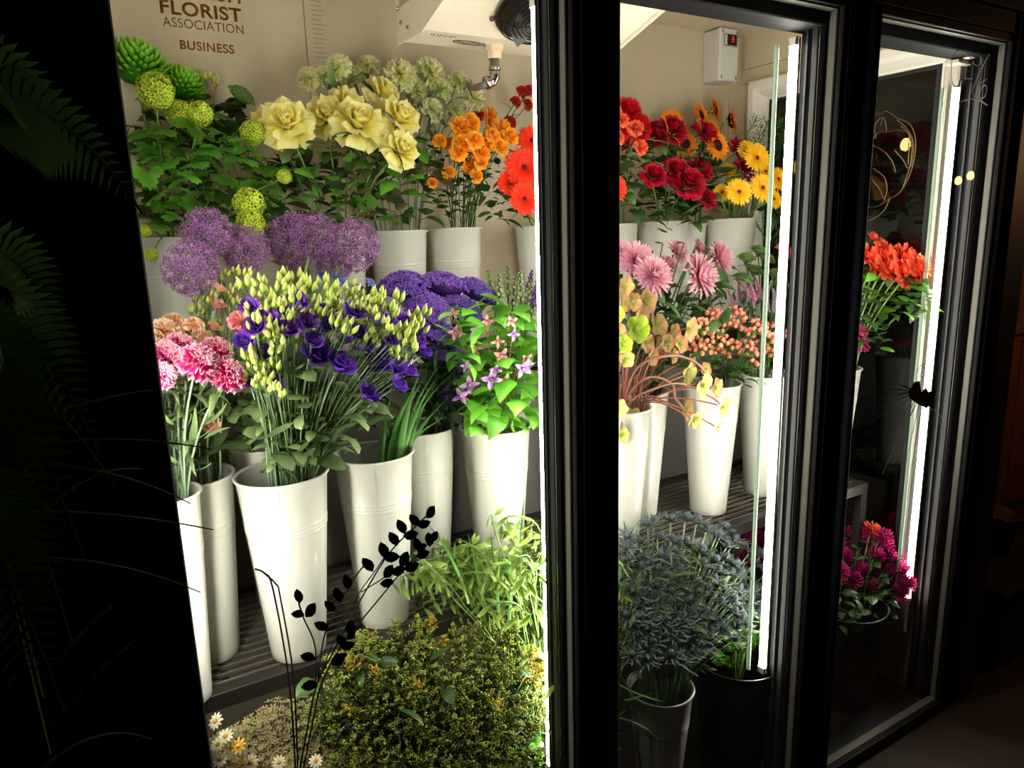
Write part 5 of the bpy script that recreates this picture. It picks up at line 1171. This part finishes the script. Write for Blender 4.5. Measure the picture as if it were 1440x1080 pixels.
struct(box(MB(), -6, XL-.06, .03, .08, -.12, 2.9).build('wall_near', plain('dark_plaster', '#1c1614', .8), None, False), 'dark wall beside the near end')
# a shop counter and wrapped pots, dim, beyond the far end
ct = thing('counter', 'dark low counter at the far end, by the plank wall', 'counter', (2.55, .15, -.02))
box(MB(), -.55, .9, -.15, .25, 0, .30, b=.004).build('body', plain('dark_counter', '#101014', .7), ct, False); box(MB(), -.57, .92, -.17, .27, .302, .33, b=.004).build('top', plain('dark_counter_top', '#16151a', .6), ct, False)
pw = thing('wrapped_pot', 'brown paper wrapped pot on the dark counter', 'pot', (2.35, .18, .312))
mb = MB(); lathe(mb, [(.0, .0), (.045, .0), (.06, .09), (.085, .16), (.07, .155), (.0, .10)], 13); mb.v[0][:] += np.random.RandomState(3).uniform(-.006, .006, mb.v[0].shape); mb.v[0][:, 2] = np.maximum(mb.v[0][:, 2], 0)
mb.build('wrapper', plain('kraft_paper', '#8a5a3c', .8, bump=.3, bscale=30), pw, False)
# fern and grass on the near side
def frond(px0, py0, px1, py1, Y, W, n=22, sag=.06):
    """one fern frond between two points near the near frame"""
    a = atY(px0, py0, Y); b_ = atY(px1, py1, Y-.03); return a, b_, W, n, sag
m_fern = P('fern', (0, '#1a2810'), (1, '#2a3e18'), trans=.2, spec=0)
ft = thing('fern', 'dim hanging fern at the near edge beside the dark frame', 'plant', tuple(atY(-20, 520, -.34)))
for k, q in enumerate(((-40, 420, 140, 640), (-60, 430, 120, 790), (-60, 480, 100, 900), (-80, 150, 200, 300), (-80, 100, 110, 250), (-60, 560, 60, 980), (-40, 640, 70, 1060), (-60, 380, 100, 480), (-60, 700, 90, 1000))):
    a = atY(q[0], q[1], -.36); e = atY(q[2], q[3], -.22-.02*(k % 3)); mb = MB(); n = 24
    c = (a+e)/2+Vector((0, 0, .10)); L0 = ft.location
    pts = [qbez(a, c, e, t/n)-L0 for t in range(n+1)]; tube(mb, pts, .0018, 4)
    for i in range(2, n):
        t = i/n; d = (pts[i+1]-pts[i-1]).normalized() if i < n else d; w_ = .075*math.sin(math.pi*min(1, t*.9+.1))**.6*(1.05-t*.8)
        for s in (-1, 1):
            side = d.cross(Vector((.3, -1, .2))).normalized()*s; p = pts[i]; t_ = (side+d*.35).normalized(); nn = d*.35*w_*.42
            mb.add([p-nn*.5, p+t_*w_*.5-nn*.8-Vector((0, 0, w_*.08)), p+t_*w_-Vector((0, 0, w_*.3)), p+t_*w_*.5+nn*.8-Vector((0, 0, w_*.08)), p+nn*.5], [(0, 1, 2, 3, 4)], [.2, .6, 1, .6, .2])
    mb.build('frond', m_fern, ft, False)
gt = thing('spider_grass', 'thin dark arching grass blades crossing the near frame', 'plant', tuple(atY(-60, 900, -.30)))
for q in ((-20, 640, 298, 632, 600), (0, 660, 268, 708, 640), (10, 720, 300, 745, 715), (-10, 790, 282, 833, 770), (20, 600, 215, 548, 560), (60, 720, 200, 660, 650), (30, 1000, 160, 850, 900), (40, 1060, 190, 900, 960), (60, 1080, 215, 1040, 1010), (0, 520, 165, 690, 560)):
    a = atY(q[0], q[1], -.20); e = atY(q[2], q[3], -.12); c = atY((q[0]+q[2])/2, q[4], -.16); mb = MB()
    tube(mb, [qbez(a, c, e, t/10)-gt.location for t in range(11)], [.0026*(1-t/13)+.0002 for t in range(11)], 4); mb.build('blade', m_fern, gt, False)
# shop behind the viewer: a shelf unit and bare bulbs, seen only as reflections in the farthest door
def mirror(px, py, D): p = atY(px, py, D); return Vector((p.x, -D, p.z))
m_bulb = emit('bulb_glow', (1.0, .55, .2, 1), 30)
for q, l in (((1270, 202, 1.5), 'warm bare bulb hanging above the display shelf'), ((1362, 246, 2.2), 'warm bare bulb hanging at the back of the shop'), ((1345, 253, 2.4), 'second warm bulb at the back of the shop')):
    p = mirror(*q); t = thing('pendant_bulb', l, 'lamp', p)
    mb = MB(); lathe(mb, [(0, -.045), (.022, -.035), (.03, -.012), (.024, .012), (.012, .03), (.0, .032)], 14); mb.build('bulb', m_bulb, t)
    mb = MB(); lathe(mb, [(0, .028), (.014, .029), (.014, .06), (.0, .062)], 10); tube(mb, [(0, 0, .06), (0, 0, 2.9-p.z)], .003, 5); mb.build('cord', m_black, t)
t = thing('added_lamp', 'added warm lamp out of view, brightening the plank wall', 'lamp', (3.4, -.5, 2.0))  # extra bulb added out of view to lift the dark planks
mb = MB(); lathe(mb, [(0, -.045), (.022, -.035), (.03, -.012), (.024, .012), (.012, .03), (.0, .032)], 14); mb.build('bulb', emit('added_glow', (1.0, .5, .2, 1), 260), t)
mb = MB(); lathe(mb, [(0, .028), (.014, .029), (.014, .06), (.0, .062)], 10); tube(mb, [(0, 0, .06), (0, 0, .9)], .003, 5); mb.build('cord', m_black, t)
p0 = mirror(1205, 108, 1.75); p1 = mirror(1302, 330, 1.75)
sh = thing('display_shelf', 'dark display shelf unit with orange edged boards across the shop', 'shelf', (p0.x, -1.78, -.02))
m_edge = plain('copper_edge', '#c05a2c', .4, .3); W0 = p1.x-p0.x; zt = p0.z+.02
for z in (zt, atY(1250, 232, 1.75).z+.02, atY(1250, 258, 1.75).z+.02, .5):
    box(MB(), 0, W0, -.35, 0, z-.012, z+.012, b=.002).build('shelf_board', m_wood, sh, False); box(MB(), 0, W0, .0005, .006, z-.008, z+.008, b=.001).build('edge_strip', m_edge, sh, False)
for x in (-.02, W0): box(MB(), x, x+.02, -.35, .006, 0, zt+.012, b=.002).build('side_board', m_wood, sh, False)
pt = thing('potted_plant', 'small bushy yellow-green potted plant on the display shelf', 'plant', (p0.x+.25, -1.95, atY(1250, 258, 1.75).z+.034))
mb = MB(); lathe(mb, [(0, 0), (.05, 0), (.065, .08), (.058, .08), (0, .07)], 16); mb.build('pot', plain('terracotta', '#8a4a2c', .7), pt)
mb = MB()
for k in range(50): petal(mb, U(.08, .14), .05, k*G, D2(U(10, 80)), D2(-40), .01, .08, prof='ovate', nu=3, nv=2)
mb.build('foliage', P('potleaf', (0, '#7a9a1c'), (1, '#b8c840'), trans=.3), pt)
struct(box(MB(), -6, 6, -4.6, -4.5, -.12, 2.9).build('wall_front', plain('dark_plaster', '#1c1614', .8), None, False), 'dark wall behind the viewer')
